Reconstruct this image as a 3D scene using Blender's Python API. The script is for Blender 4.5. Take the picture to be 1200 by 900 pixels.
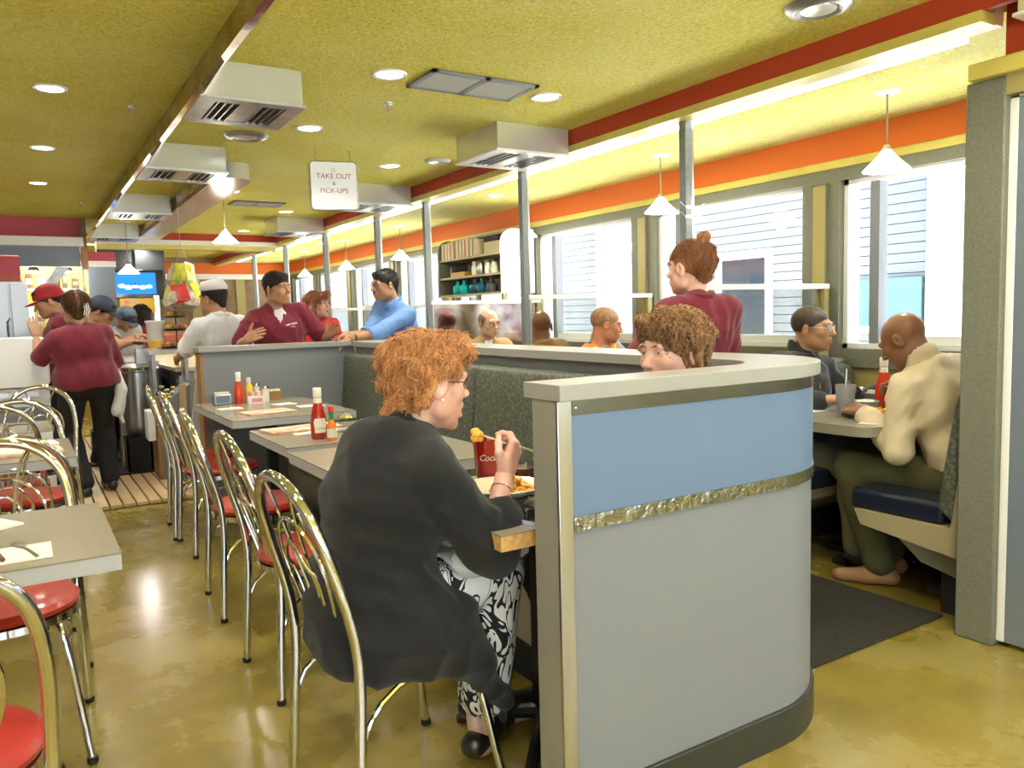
import bpy, bmesh, math, random
import numpy as np
from mathutils import Vector, Matrix, Euler
random.seed(7); rng = np.random.default_rng(7)
PI = math.pi
scn = bpy.context.scene
COL = scn.collection
for o in list(bpy.data.objects): bpy.data.objects.remove(o)

# ------------------------------------------------------------ camera
cam_d = bpy.data.cameras.new('camera'); cam = bpy.data.objects.new('camera', cam_d); COL.objects.link(cam)
cam_d.sensor_width = 36; cam_d.lens = 27.68; cam_d.clip_start = .05; cam_d.clip_end = 200
_r = Vector((0.84789451, -0.52947273, -0.02708367)); _u = Vector((0.06945095, 0.06028295, 0.99576229)); _f = Vector((0.52559629, 0.84618237, -0.08788597))
cam.matrix_world = Matrix(((_r.x, _u.x, -_f.x, 0), (_r.y, _u.y, -_f.y, 0), (_r.z, _u.z, -_f.z, 1.3), (0, 0, 0, 1)))
scn.camera = cam
# ------------------------------------------------------------ world and exposure
w = bpy.data.worlds.new('world'); scn.world = w; w.use_nodes = True
bg = w.node_tree.nodes['Background']; bg.inputs['Color'].default_value = (.86, .93, 1, 1); bg.inputs['Strength'].default_value = 4.2
scn.view_settings.view_transform = 'Standard'; scn.view_settings.look = 'None'
scn.view_settings.gamma = 1; scn.view_settings.use_curve_mapping = False
scn.view_settings.exposure = 0.8
scn.cycles.max_bounces = 8; scn.cycles.diffuse_bounces = 5; scn.cycles.glossy_bounces = 5
scn.cycles.transmission_bounces = 6; scn.cycles.transparent_max_bounces = 12
scn.cycles.caustics_reflective = False; scn.cycles.caustics_refractive = False
scn.cycles.sample_clamp_indirect = 4
scn.cycles.use_denoising = True
LAMP = 1.0   # common multiplier of the ceiling lamps

# ------------------------------------------------------------ materials
M = {}
def mat(name, col, rough=.5, metal=0, noise=0, nscale=8, bump=0, bscale=60, col2=None, emit=None, estr=0, coat=0, trans=0, ior=1.45, sheen=0, spec=.5, sub=0, stretch=None, detail=4):
    m = bpy.data.materials.new(name); m.use_nodes = True
    nt = m.node_tree; b = nt.nodes['Principled BSDF']
    b.inputs['Base Color'].default_value = (*col, 1); b.inputs['Roughness'].default_value = rough
    b.inputs['Metallic'].default_value = metal; b.inputs['IOR'].default_value = ior
    b.inputs['Specular IOR Level'].default_value = spec
    if coat: b.inputs['Coat Weight'].default_value = coat; b.inputs['Coat Roughness'].default_value = .08
    if trans: b.inputs['Transmission Weight'].default_value = trans
    if sheen: b.inputs['Sheen Weight'].default_value = sheen
    if sub:
        b.inputs['Subsurface Weight'].default_value = sub; b.inputs['Subsurface Radius'].default_value = (.012, .005, .003); b.inputs['Subsurface Scale'].default_value = 1
    if emit: b.inputs['Emission Color'].default_value = (*emit, 1); b.inputs['Emission Strength'].default_value = estr
    if noise or bump:
        tc = nt.nodes.new('ShaderNodeTexCoord'); mp = nt.nodes.new('ShaderNodeMapping')
        nt.links.new(tc.outputs['Object'], mp.inputs[0])
        if stretch: mp.inputs['Scale'].default_value = stretch
    if noise:
        n = nt.nodes.new('ShaderNodeTexNoise'); n.inputs['Scale'].default_value = nscale; n.inputs['Detail'].default_value = detail
        nt.links.new(mp.outputs[0], n.inputs['Vector'])
        r = nt.nodes.new('ShaderNodeValToRGB'); r.color_ramp.elements[0].position = .32; r.color_ramp.elements[1].position = .68
        c2 = col2 or tuple(max(0, c * (1 - noise)) for c in col)
        r.color_ramp.elements[0].color = (*c2, 1); r.color_ramp.elements[1].color = (*col, 1)
        nt.links.new(n.outputs['Fac'], r.inputs[0]); nt.links.new(r.outputs[0], b.inputs['Base Color'])
    if bump:
        n = nt.nodes.new('ShaderNodeTexNoise'); n.inputs['Scale'].default_value = bscale; n.inputs['Detail'].default_value = 3
        nt.links.new(mp.outputs[0], n.inputs['Vector'])
        bp = nt.nodes.new('ShaderNodeBump'); bp.inputs['Strength'].default_value = min(1, bump); bp.inputs['Distance'].default_value = .01 * max(1, bump)
        nt.links.new(n.outputs['Fac'], bp.inputs['Height']); nt.links.new(bp.outputs[0], b.inputs['Normal'])
    M[name] = m
    return m
def emis(name, col, s):
    m = bpy.data.materials.new(name); m.use_nodes = True; nt = m.node_tree; nt.nodes.clear()
    e = nt.nodes.new('ShaderNodeEmission'); e.inputs[0].default_value = (*col, 1); e.inputs[1].default_value = s
    o = nt.nodes.new('ShaderNodeOutputMaterial'); nt.links.new(e.outputs[0], o.inputs[0]); M[name] = m; return m
def thin_glass(name, tint=(.93, .96, .97), refl=.08):
    m = bpy.data.materials.new(name); m.use_nodes = True; nt = m.node_tree; nt.nodes.clear()
    t = nt.nodes.new('ShaderNodeBsdfTransparent'); t.inputs[0].default_value = (*tint, 1)
    g = nt.nodes.new('ShaderNodeBsdfGlossy'); g.inputs['Roughness'].default_value = .02
    lw = nt.nodes.new('ShaderNodeLayerWeight'); lw.inputs[0].default_value = .5
    pw = nt.nodes.new('ShaderNodeMath'); pw.operation = 'POWER'; pw.inputs[1].default_value = 4; nt.links.new(lw.outputs['Facing'], pw.inputs[0])
    ma = nt.nodes.new('ShaderNodeMath'); ma.operation = 'MULTIPLY_ADD'; ma.inputs[1].default_value = .5; ma.inputs[2].default_value = refl * .4; nt.links.new(pw.outputs[0], ma.inputs[0])
    mx = nt.nodes.new('ShaderNodeMixShader'); o = nt.nodes.new('ShaderNodeOutputMaterial')
    nt.links.new(ma.outputs[0], mx.inputs[0]); nt.links.new(t.outputs[0], mx.inputs[1]); nt.links.new(g.outputs[0], mx.inputs[2]); nt.links.new(mx.outputs[0], o.inputs[0])
    M[name] = m; return m

def stucco(name, base, pale):
    m = mat(name, base, .75); nt = m.node_tree; b = nt.nodes['Principled BSDF']
    tc = nt.nodes.new('ShaderNodeTexCoord')
    v = nt.nodes.new('ShaderNodeTexNoise'); v.inputs['Scale'].default_value = 62; v.inputs['Detail'].default_value = 3; v.inputs['Roughness'].default_value = .65
    v.inputs['Distortion'].default_value = 1.2
    nt.links.new(tc.outputs['Object'], v.inputs['Vector'])
    big = nt.nodes.new('ShaderNodeTexNoise'); big.inputs['Scale'].default_value = 1.6; big.inputs['Detail'].default_value = 6
    nt.links.new(tc.outputs['Object'], big.inputs['Vector'])
    r = nt.nodes.new('ShaderNodeValToRGB'); e = r.color_ramp.elements
    e[0].position = .30; e[0].color = tuple(c * .72 for c in base) + (1,); e[1].position = .60; e[1].color = (*pale, 1)
    q = e.new(.45); q.color = (*base, 1)
    mx = nt.nodes.new('ShaderNodeMath'); mx.operation = 'MULTIPLY_ADD'; mx.inputs[1].default_value = .25; 
    nt.links.new(big.outputs['Fac'], mx.inputs[0])
    sc = nt.nodes.new('ShaderNodeMath'); sc.operation = 'MULTIPLY_ADD'; sc.inputs[1].default_value = .8; sc.inputs[2].default_value = -.02
    nt.links.new(v.outputs['Fac'], sc.inputs[0]); nt.links.new(sc.outputs[0], mx.inputs[2])
    nt.links.new(mx.outputs[0], r.inputs[0]); nt.links.new(r.outputs[0], b.inputs['Base Color'])
    bp = nt.nodes.new('ShaderNodeBump'); bp.inputs['Strength'].default_value = 1; bp.inputs['Distance'].default_value = .02
    nt.links.new(v.outputs['Fac'], bp.inputs['Height']); nt.links.new(bp.outputs[0], b.inputs['Normal'])
stucco('ceiling_yellow', (.80, .70, .06), (.92, .86, .28))
stucco('ceiling_yellow_pale', (.86, .78, .14), (.95, .91, .45))

def floor_mat():
    m = mat('concrete', (.42, .33, .07), .22, coat=.35); nt = m.node_tree; b = nt.nodes['Principled BSDF']
    tc = nt.nodes.new('ShaderNodeTexCoord')
    a = nt.nodes.new('ShaderNodeTexNoise'); a.inputs['Scale'].default_value = 1.7; a.inputs['Detail'].default_value = 9; a.inputs['Roughness'].default_value = .62
    nt.links.new(tc.outputs['Object'], a.inputs['Vector'])
    r = nt.nodes.new('ShaderNodeValToRGB'); e = r.color_ramp.elements
    e[0].position = .28; e[0].color = (.17, .125, .022, 1); e[1].position = .74; e[1].color = (.36, .30, .11, 1)
    q = e.new(.5); q.color = (.265, .20, .036, 1)
    nt.links.new(a.outputs['Fac'], r.inputs[0])
    s = nt.nodes.new('ShaderNodeTexNoise'); s.inputs['Scale'].default_value = 5; s.inputs['Detail'].default_value = 12; s.inputs['Roughness'].default_value = .75
    mp = nt.nodes.new('ShaderNodeMapping'); mp.inputs['Scale'].default_value = (1.6, .5, 1); mp.inputs['Rotation'].default_value = (0, 0, .6)
    nt.links.new(tc.outputs['Object'], mp.inputs[0]); nt.links.new(mp.outputs[0], s.inputs['Vector'])
    r2 = nt.nodes.new('ShaderNodeValToRGB'); r2.color_ramp.elements[0].position = .55; r2.color_ramp.elements[1].position = .85
    nt.links.new(s.outputs['Fac'], r2.inputs[0])
    mx = nt.nodes.new('ShaderNodeMixRGB'); mx.inputs[2].default_value = (.16, .12, .035, 1)
    f = nt.nodes.new('ShaderNodeMath'); f.operation = 'MULTIPLY'; f.inputs[1].default_value = .4
    nt.links.new(r2.outputs[0], f.inputs[0]); nt.links.new(f.outputs[0], mx.inputs[0]); nt.links.new(r.outputs[0], mx.inputs[1]); nt.links.new(mx.outputs[0], b.inputs['Base Color'])
    rr = nt.nodes.new('ShaderNodeMapRange'); rr.inputs['To Min'].default_value = .16; rr.inputs['To Max'].default_value = .38
    nt.links.new(a.outputs['Fac'], rr.inputs[0]); nt.links.new(rr.outputs[0], b.inputs['Roughness'])
    b.inputs['Coat Roughness'].default_value = .16
floor_mat()
def weave(name, c1, c2, s=90):
    m = mat(name, c1, .7); nt = m.node_tree; b = nt.nodes['Principled BSDF']
    tc = nt.nodes.new('ShaderNodeTexCoord'); v = nt.nodes.new('ShaderNodeTexVoronoi'); v.inputs['Scale'].default_value = s
    nt.links.new(tc.outputs['Object'], v.inputs['Vector'])
    r = nt.nodes.new('ShaderNodeValToRGB'); r.color_ramp.elements[0].position = .15; r.color_ramp.elements[1].position = .55
    r.color_ramp.elements[0].color = (*c2, 1); r.color_ramp.elements[1].color = (*c1, 1)
    nt.links.new(v.outputs['Distance'], r.inputs[0]); nt.links.new(r.outputs[0], b.inputs['Base Color'])
    bp = nt.nodes.new('ShaderNodeBump'); bp.inputs['Strength'].default_value = .4; bp.inputs['Distance'].default_value = .003
    nt.links.new(v.outputs['Distance'], bp.inputs['Height']); nt.links.new(bp.outputs[0], b.inputs['Normal'])
weave('bench_fabric', (.075, .085, .065), (.16, .17, .12), 55)
mat('chrome', (.74, .75, .78), .07, 1)
mat('brushed_steel', (.62, .62, .62), .28, 1, noise=.15, nscale=30, stretch=(1, 1, .08))
mat('mirror_steel', (.74, .75, .73), .20, .62, bump=.15, bscale=2.2)
mat('mirror_steel_stained', (.74, .66, .58), .12, 1, noise=.5, nscale=5, col2=(.25, .09, .09), bump=.2, bscale=3)
mat('strip_steel', (.22, .225, .20), .25, 1, noise=.2, nscale=6); mat('dull_steel', (.50, .50, .49), .38, 1, noise=.3, nscale=14)
mat('hammered_steel', (.40, .41, .36), .22, 1, bump=.8, bscale=40)
mat('red_vinyl', (.40, .025, .015), .34, coat=.25)
mat('rust_red', (.42, .045, .015), .6)
mat('orange_paint', (.72, .15, .012), .55)
mat('yellow_trim', (.70, .60, .14), .35, noise=.15, nscale=6)
mat('greygreen', (.20, .205, .155), .5, noise=.25, nscale=120, bump=.1, bscale=200)
mat('greygreen_pole', (.20, .23, .24), .35, noise=.2, nscale=40)
mat('olive_panel', (.38, .32, .12), .42)
mat('white_paint', (.80, .82, .84), .5)
mat('white_gloss', (.86, .86, .84), .22)
mat('laminate_grey', (.21, .222, .25), .42, noise=.04, nscale=2.5)
mat('laminate_blue', (.14, .21, .345), .42, noise=.12, nscale=260, col2=(.12, .185, .30))
mat('ledge_grey', (.32, .32, .30), .32)
mat('endcap_warm', (.27, .26, .23), .45)
mat('table_top', (.26, .238, .175), .22, noise=.07, nscale=90)
mat('table_edge', (.40, .41, .43), .4)
mat('particle_board', (.66, .38, .13), .8, noise=.3, nscale=60)
mat('black_iron', (.012, .012, .014), .35)
mat('black_rubber', (.015, .015, .015), .7)
mat('baseboard_black', (.035, .037, .03), .35)
mat('rubber_mat', (.045, .04, .025), .95, noise=.65, nscale=140, col2=(.012, .011, .01), bump=.6, bscale=180)
mat('navy_vinyl', (.012, .017, .032), .28, bump=.35, bscale=9)
mat('beige_panel', (.38, .32, .18), .5)
mat('booth_base', (.34, .32, .23), .5)
mat('slat_wood', (.60, .45, .25), .55, noise=.3, nscale=9, stretch=(1, .1, 1), col2=(.44, .30, .15))
mat('wood_brown', (.36, .20, .09), .5, noise=.3, nscale=10)
mat('plaster_grey', (.42, .42, .40), .7)
mat('dark_grey', (.05, .055, .06), .5)
mat('slate_blue', (.20, .24, .30), .6)
mat('red_panel', (.48, .06, .09), .5)
mat('glass_shade', (.95, .93, .88), .4, emit=(1, .95, .85), estr=3.0)
emis('lamp_lens', (1, .95, .86), 9)
emis('tube_light', (1, .97, .92), 6)
emis('screen_blue', (.03, .25, .9), 1.0)
thin_glass('pane'); thin_glass('tumbler', (.85, .87, .88), .1); thin_glass('divider_glass', (.80, .80, .76), .15)
mat('ketchup', (.42, .015, .01), .12, coat=.6)
mat('ketchup_bright', (.62, .045, .01), .12, coat=.6, emit=None)
mat('white_plastic', (.82, .80, .76), .35)
mat('white_label', (.78, .76, .66), .5)
mat('green_label', (.02, .25, .06), .4)
mat('red_plastic', (.65, .02, .01), .3)
mat('amber_sauce', (.75, .20, .03), .15, coat=.5)
mat('mustard', (.80, .50, .05), .3)
mat('paper_white', (.78, .76, .70), .8)
mat('paper_menu', (.70, .60, .44), .6, noise=.45, nscale=9, col2=(.50, .22, .12))
mat('napkin', (.80, .74, .60), .85)
mat('ceramic', (.78, .78, .74), .15, coat=.4)
mat('ceramic_grey', (.34, .36, .38), .3)
mat('plate_cream', (.78, .70, .45), .3)
mat('fries', (.85, .48, .06), .5, noise=.35, nscale=40)
mat('cheese_hash', (.88, .36, .03), .45, noise=.5, nscale=60, col2=(.80, .50, .08))
mat('salad_white', (.75, .78, .62), .5, noise=.5, nscale=70, col2=(.30, .45, .20))
mat('lettuce', (.52, .68, .25), .5)
mat('red_cup', (.45, .01, .012), .12, coat=.7, noise=.2, nscale=3)
mat('brown_drink', (.16, .045, .02), .1, coat=.6)
mat('phone_lilac', (.50, .45, .72), .35)
mat('phone_black', (.01, .01, .014), .08, coat=.8)
mat('turquoise', (.0, .42, .42), .25)
mat('teal_dark', (.01, .10, .16), .25)
mat('book_cream', (.66, .58, .38), .6)
mat('book_red', (.60, .05, .03), .5)
mat('brick_red', (.45, .12, .08), .6)

# ------------------------------------------------------------ mesh helpers
class G:
    def __init__(s): s.v = []; s.f = []; s.m = []; s.mi = 0
    def add(s, vs, fs, T=None):
        b = len(s.v)
        s.v += [tuple(T @ Vector(p)) for p in vs] if T is not None else [tuple(p) for p in vs]
        s.f += [tuple(i + b for i in f) for f in fs]; s.m += [s.mi] * len(fs); return s
    def box(s, x0, x1, y0, y1, z0, z1, T=None):
        v = [(x, y, z) for z in (z0, z1) for y in (y0, y1) for x in (x0, x1)]
        return s.add(v, [(0, 2, 3, 1), (4, 5, 7, 6), (0, 1, 5, 4), (2, 6, 7, 3), (0, 4, 6, 2), (1, 3, 7, 5)], T)
    def prism(s, poly, z0, z1, T=None):
        n = len(poly); a = sum(poly[i][0] * poly[(i + 1) % n][1] - poly[(i + 1) % n][0] * poly[i][1] for i in range(n))
        if a < 0: poly = poly[::-1]
        v = [(x, y, z0) for x, y in poly] + [(x, y, z1) for x, y in poly]
        return s.add(v, [tuple(range(n))[::-1], tuple(range(n, 2 * n))] + [(i, (i + 1) % n, n + (i + 1) % n, n + i) for i in range(n)], T)
    def lathe(s, prof, c=(0, 0, 0), n=24, T=None, cap=True):
        k = len(prof); v = []
        for r, z in prof:
            for i in range(n):
                a = 2 * PI * i / n; v.append((c[0] + r * math.cos(a), c[1] + r * math.sin(a), c[2] + z))
        f = [(j * n + i, j * n + (i + 1) % n, (j + 1) * n + (i + 1) % n, (j + 1) * n + i) for j in range(k - 1) for i in range(n)]
        if cap: f += [tuple(range(n))[::-1], tuple(range((k - 1) * n, k * n))]
        return s.add(v, f, T)
    def cyl(s, c, r, h, n=20, T=None): return s.lathe([(r, 0), (r, h)], c, n, T)
    def tube(s, pts, r, n=10, closed=False, T=None, flat=1):
        P = [Vector(p) for p in pts]; k = len(P); R = r if isinstance(r, (list, tuple)) else [r] * k
        tans = []
        for i in range(k):
            a = P[(i - 1) % k] if (closed or i > 0) else P[i]; b = P[(i + 1) % k] if (closed or i < k - 1) else P[i]
            tans.append((b - a).normalized())
        nrm = tans[0].orthogonal().normalized(); v = []
        for i in range(k):
            t = tans[i]; nrm = (nrm - t * nrm.dot(t)).normalized(); bn = t.cross(nrm)
            for j in range(n):
                a = 2 * PI * j / n; v.append(tuple(P[i] + nrm * math.cos(a) * R[i] + bn * math.sin(a) * R[i] * flat))
        kk = k if closed else k - 1
        f = [(i * n + j, i * n + (j + 1) % n, ((i + 1) % k) * n + (j + 1) % n, ((i + 1) % k) * n + j) for i in range(kk) for j in range(n)]
        if not closed: f += [tuple(range(n))[::-1], tuple(range((k - 1) * n, k * n))]
        return s.add(v, f, T)
    def ell(s, c, r, n=16, m=10, T=None):
        v = [(c[0], c[1], c[2] - r[2])]
        for j in range(1, m):
            a = -PI / 2 + PI * j / m
            for i in range(n):
                b = 2 * PI * i / n; v.append((c[0] + r[0] * math.cos(a) * math.cos(b), c[1] + r[1] * math.cos(a) * math.sin(b), c[2] + r[2] * math.sin(a)))
        v.append((c[0], c[1], c[2] + r[2])); L = len(v) - 1
        f = [(0, 1 + (i + 1) % n, 1 + i) for i in range(n)]
        for j in range(m - 2):
            for i in range(n): f.append((1 + j * n + i, 1 + j * n + (i + 1) % n, 1 + (j + 1) * n + (i + 1) % n, 1 + (j + 1) * n + i))
        f += [(L, 1 + (m - 2) * n + i, 1 + (m - 2) * n + (i + 1) % n) for i in range(n)]
        return s.add(v, f, T)
    def mesh(s, name, mats, smooth=40):
        me = bpy.data.meshes.new(name); me.from_pydata(s.v, [], s.f)
        for m_ in (mats if isinstance(mats, (list, tuple)) else [mats]): me.materials.append(M[m_] if isinstance(m_, str) else m_)
        me.polygons.foreach_set('material_index', s.m)
        if smooth:
            me.polygons.foreach_set('use_smooth', [True] * len(s.f)); me.set_sharp_from_angle(angle=math.radians(smooth))
        me.update(); return me
    def to(s, name, mats, parent=None, bevel=0, smooth=40, seg=2):
        o = link(name, s.mesh(name, mats, smooth), parent)
        if bevel:
            b = o.modifiers.new('bevel', 'BEVEL'); b.width = bevel; b.segments = seg; b.limit_method = 'ANGLE'; b.angle_limit = math.radians(40)
        return o
def link(name, data, parent=None):
    o = bpy.data.objects.new(name, data); COL.objects.link(o)
    if parent is not None: o.parent = parent
    return o
def tag(o, label, cat, group=None, kind=None):
    if label: o['label'] = label
    if cat: o['category'] = cat
    if group: o['group'] = group
    if kind: o['kind'] = kind
    return o
def thing(name, label, cat, loc=(0, 0, 0), rz=0, group=None):
    o = link(name, None); o.location = loc; o.rotation_euler = (0, 0, rz); o.empty_display_size = .1
    return tag(o, label, cat, group)
def struct(o): o['kind'] = 'structure'; return o
def dup(root, loc, rz=0, label=None, group=None):
    r = root.copy(); COL.objects.link(r); r.location = loc; r.rotation_euler = (0, 0, rz)
    if label: r['label'] = label
    if group: r['group'] = group
    for ch in list(root.children):
        c = ch.copy(); COL.objects.link(c); c.parent = r
        for g in list(ch.children):
            d = g.copy(); COL.objects.link(d); d.parent = c
    return r
def lamp(kind, loc, power, col=(1, .93, .82), size=.1, parent=None, rot=(0, 0, 0), angle=150, sizey=None):
    l = bpy.data.lights.new('lamp', kind); l.energy = power * LAMP; l.color = col
    if kind == 'AREA':
        l.shape = 'RECTANGLE' if sizey else 'DISK'; l.size = size
        if sizey: l.size_y = sizey
    elif kind == 'SPOT': l.spot_size = math.radians(angle); l.spot_blend = .8; l.shadow_soft_size = size
    else: l.shadow_soft_size = size
    o = link('lamp', l, parent); o.location = loc; o.rotation_euler = rot; return o
def text(s, size, name, m, parent, T, ext=.0006, align='CENTER', space=1.0):
    c = bpy.data.curves.new(name, 'FONT'); c.body = s; c.size = size; c.extrude = ext; c.align_x = align; c.align_y = 'CENTER'; c.space_character = space
    o = bpy.data.objects.new('tmp', c); COL.objects.link(o); bpy.context.view_layer.update()
    me = bpy.data.meshes.new_from_object(o.evaluated_get(bpy.context.evaluated_depsgraph_get())); bpy.data.objects.remove(o)
    me.materials.clear(); me.materials.append(M[m]); me.transform(T)
    return link(name, me, parent)
# ============================================================ SETTING
mat('far_tan', (.38, .27, .16), .6, noise=.4, nscale=3, col2=(.20, .12, .07))
CH, CL, CB = 2.42, 2.52, 2.34      # main ceiling, left ceiling, booth ceiling heights
WX, FY = 4.25, 14.5                # window wall x, far wall y
g = G(); g.box(-3.2, WX + .2, -2.6, FY + .2, -.06, 0); struct(g.to('floor', 'concrete'))
g = G(); g.box(.83, 2.98, -2.6, FY, CH, CH + .05); struct(g.to('ceiling', 'ceiling_yellow'))
g = G(); g.box(-3.2, .82, -2.6, 10.3, CL, CL + .05); struct(g.to('ceiling', 'ceiling_yellow'))
g = G(); g.box(3.10, WX, -2.6, FY, CB, CB + .05); struct(g.to('ceiling', 'ceiling_yellow_pale'))
# mirror steel drop between the two ceilings
g = G(); g.box(.80, .835, -2.6, 10.5, CH - .005, CL + .05); g.to('trim_1', 'mirror_steel_stained')['kind'] = 'structure'
# soffit: rust red fascia, steel lip with the ceiling's reflection painted yellow, white underside
g = G(); g.box(2.955, 2.985, -.5, FY, 2.325, CH + .02); struct(g.to('trim_2', 'rust_red'))
g = G(); g.box(2.95, 3.045, 1.55, FY, 2.285, 2.325); struct(g.to('trim_3', 'yellow_trim'))
g = G(); g.box(3.045, 3.10, 1.55, FY, 2.29, CB + .03); struct(g.to('trim_4', 'white_paint'))
# cove strip lamp on the booth side of the soffit, washing the booth ceiling
lr = G().box(3.11, 3.15, 1.7, 13.5, 2.285, 2.30).to('strip_lamp', 'tube_light'); tag(lr, 'long white strip lamp along the soffit above the booth aisle', 'lamp')
# window wall: orange band, yellow moulding, grey header, piers, sill wall
g = G(); g.box(WX - .02, WX + .2, -2.6, FY, 2.17, 2.45); struct(g.to('trim_5', 'orange_paint'))
g = G(); g.box(WX - .035, WX + .18, -2.6, FY, 2.12, 2.17); struct(g.to('trim_6', 'yellow_trim', bevel=.006))
g = G(); g.box(WX - .02, WX + .16, -2.6, FY, 2.05, 2.12); g.box(WX - .02, WX + .16, -2.6, FY, .93, 1.04); struct(g.to('wall_right', 'greygreen'))
g = G(); g.box(WX, WX + .16, -2.6, FY, 0, .93); struct(g.to('wall_right.001', 'olive_panel'))
wins = [(-1.62, -.25), (.02, 1.39), (1.66, 3.03), (3.29, 4.66), (4.93, 6.31), (6.57, 7.95), (8.21, 9.58), (9.84, 11.2), (11.46, 12.8), (13.05, 14.2)]
edges = [-2.6] + [e for wn in wins for e in wn] + [FY]
for k in range(0, len(edges), 2):
    a, b = edges[k], edges[k + 1]
    g = G(); g.box(WX - .02, WX + .16, a, b, 1.04, 2.05)
    o = struct(g.to('trim_%d' % (7 + k // 2), 'greygreen'))
    if b - a > .2:
        m_ = (a + b) / 2; g = G(); g.box(WX - .034, WX - .0201, m_ - .045, m_ + .045, 1.2, 2.03); g.to('olive_strip', 'olive_panel', o)
        g = G(); g.box(WX - .036, WX - .0201, m_ - .055, m_ - .045, 1.2, 2.04); g.box(WX - .036, WX - .0201, m_ + .045, m_ + .055, 1.2, 2.04); g.to('edge_strip', 'greygreen', o)
for k, (a, b) in enumerate(wins):
    e = thing('window_%d' % (k + 1), None, None); struct(e)
    g = G(); z0, z1 = 1.04, 2.05
    for (p, q, r, s_) in ((a, b, z0, z0 + .03), (a, b, z1 - .03, z1), (a, a + .03, z0, z1), (b - .03, b, z0, z1)): g.box(WX + .03, WX + .14, p, q, r, s_)
    g.to('window_frame', 'white_paint', e)
    g = G(); g.box(WX + .05, WX + .13, b - .22, b - .16, z0 + .03, z1 - .03); g.to('mullion', 'laminate_grey', e)
    g = G(); g.box(WX + .10, WX + .106, a + .03, b - .03, z0 + .03, z1 - .03); g.to('window_pane', 'pane', e)
    g = G(); g.box(WX + .06, WX + .13, a + .03, b - .16, z0 + .03, z0 + .075); g.to('window_sill', 'white_paint', e)
# far wall
struct(G().box(-3.2, WX + .2, FY, FY + .15, 0, 2.6).to('wall_far', 'far_tan'))
for k, (a, b) in enumerate(((.6, 1.0), (1.9, 2.05), (2.55, 2.7), (3.3, 3.45), (3.95, WX))): struct(G().box(a, b, FY - .04, FY, 0, 2.05).to('trim_%d' % (40 + k), 'olive_panel' if k != 1 else 'greygreen'))
g = G(); g.box(-1, WX, FY - .03, FY, 2.14, 2.33); struct(g.to('trim_20', 'orange_paint'))
g = G(); g.box(-1, WX, FY - .05, FY, 2.05, 2.14); struct(g.to('trim_21', 'white_gloss'))
# left wall and wall behind the camera, with street windows there too
g = G(); g.box(-3.3, -3.2, -2.6, FY, 0, 2.6); struct(g.to('wall_left', 'laminate_grey'))
g = G(); g.box(-3.2, WX + .2, -2.7, -2.6, 0, .6); g.box(-3.2, WX + .2, -2.7, -2.6, 2.3, 2.6)
for a, b in ((-3.2, -3.0), (-1.1, -.9), (1.0, 1.2), (2.9, 3.1), (WX, WX + .2)): g.box(a, b, -2.7, -2.6, .6, 2.3)
struct(g.to('wall_back', 'plaster_grey'))
for k, (a, b) in enumerate(((-3.0, -1.1), (-.9, 1.0), (1.2, 2.9), (3.1, 4.25))):
    e = struct(thing('window_%d' % (30 + k), None, None)); g = G()
    for (p, q, r, s_) in ((a, b, .6, .65), (a, b, 2.25, 2.3), (a, a + .05, .6, 2.3), (b - .05, b, .6, 2.3)): g.box(p, q, -2.68, -2.62, r, s_)
    g.to('window_frame', 'greygreen', e); g = G(); g.box(a + .05, b - .05, -2.653, -2.647, .65, 2.25); g.to('window_pane', 'pane', e)
# roof over everything so only windows let daylight in
g = G(); g.box(-3.3, WX + .2, -2.7, FY + .15, 2.6, 2.7); struct(g.to('ceiling', 'plaster_grey'))
# kitchen bulkhead where the left ceiling ends, and the beam crossing the room there
g = G(); g.box(-3.2, .68, 10.3, 10.4, 2.30, 2.56); struct(g.to('trim_22', 'red_panel'))
g = G(); g.box(-3.2, .68, 10.2, 10.4, 2.20, 2.30); struct(g.to('trim_23', 'white_gloss'))
g = G(); g.box(-3.2, .64, 10.3, 10.42, 1.98, 2.20); struct(g.to('trim_24', 'slate_blue'))
g = G(); g.box(.66, .72, 10.25, 10.45, 1.95, 2.56); struct(g.to('trim_25', 'wood_brown'))
g = G(); g.box(.84, 2.95, 10.6, 10.66, 2.33, 2.42); struct(g.to('trim_26', 'rust_red'))
g = G(); g.box(.84, 2.95, 10.56, 10.72, 2.27, 2.33); struct(g.to('trim_27', 'white_gloss'))
g = G(); g.box(.84, 2.95, 10.58, 10.75, 2.22, 2.27); struct(g.to('trim_28', 'yellow_trim'))
g = G(); g.box(-1.5, .8, 10.4, FY, 2.56, 2.6); struct(g.to('ceiling', 'ceiling_yellow'))
# right vestibule: post, header, glass
g = G(); g.box(3.03, 3.15, 1.50, 1.64, 0, 2.10); struct(g.to('trim_30', 'greygreen', bevel=.006))
g = G(); g.box(3.00, 3.24, -.2, 1.62, 2.10, 2.16); struct(g.to('trim_31', 'yellow_trim', bevel=.004))
g = G(); g.box(3.03, 3.20, -.2, 1.50, 2.03, 2.10); struct(g.to('trim_32', 'olive_panel'))
g = G(); g.box(3.06, 3.18, -.4, 1.52, 2.16, 2.36); struct(g.to('trim_33', 'rust_red'))
mat('pale_blue_metal', (.28, .33, .40), .3, .5); dr = struct(thing('door_1', None, None))
g = G(); g.box(3.06, 3.13, 1.472, 1.50, .02, 2.02); g.box(3.06, 3.13, .3, .36, .02, 2.02); G().box(3.065, 3.125, .361, 1.359, .02, .25).to('kick_panel', 'pale_blue_metal', dr); g.box(3.06, 3.13, .36, 1.471, 2.021, 2.029); g.to('door_frame', 'white_gloss', dr, bevel=.003)
G().box(3.065, 3.125, 1.36, 1.4715, .02, 2.02).to('door_stile', 'pale_blue_metal', dr); g = G(); g.box(3.09, 3.10, .36, 1.36, .25, 1.92); g.to('door_pane', 'pane', dr)
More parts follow.
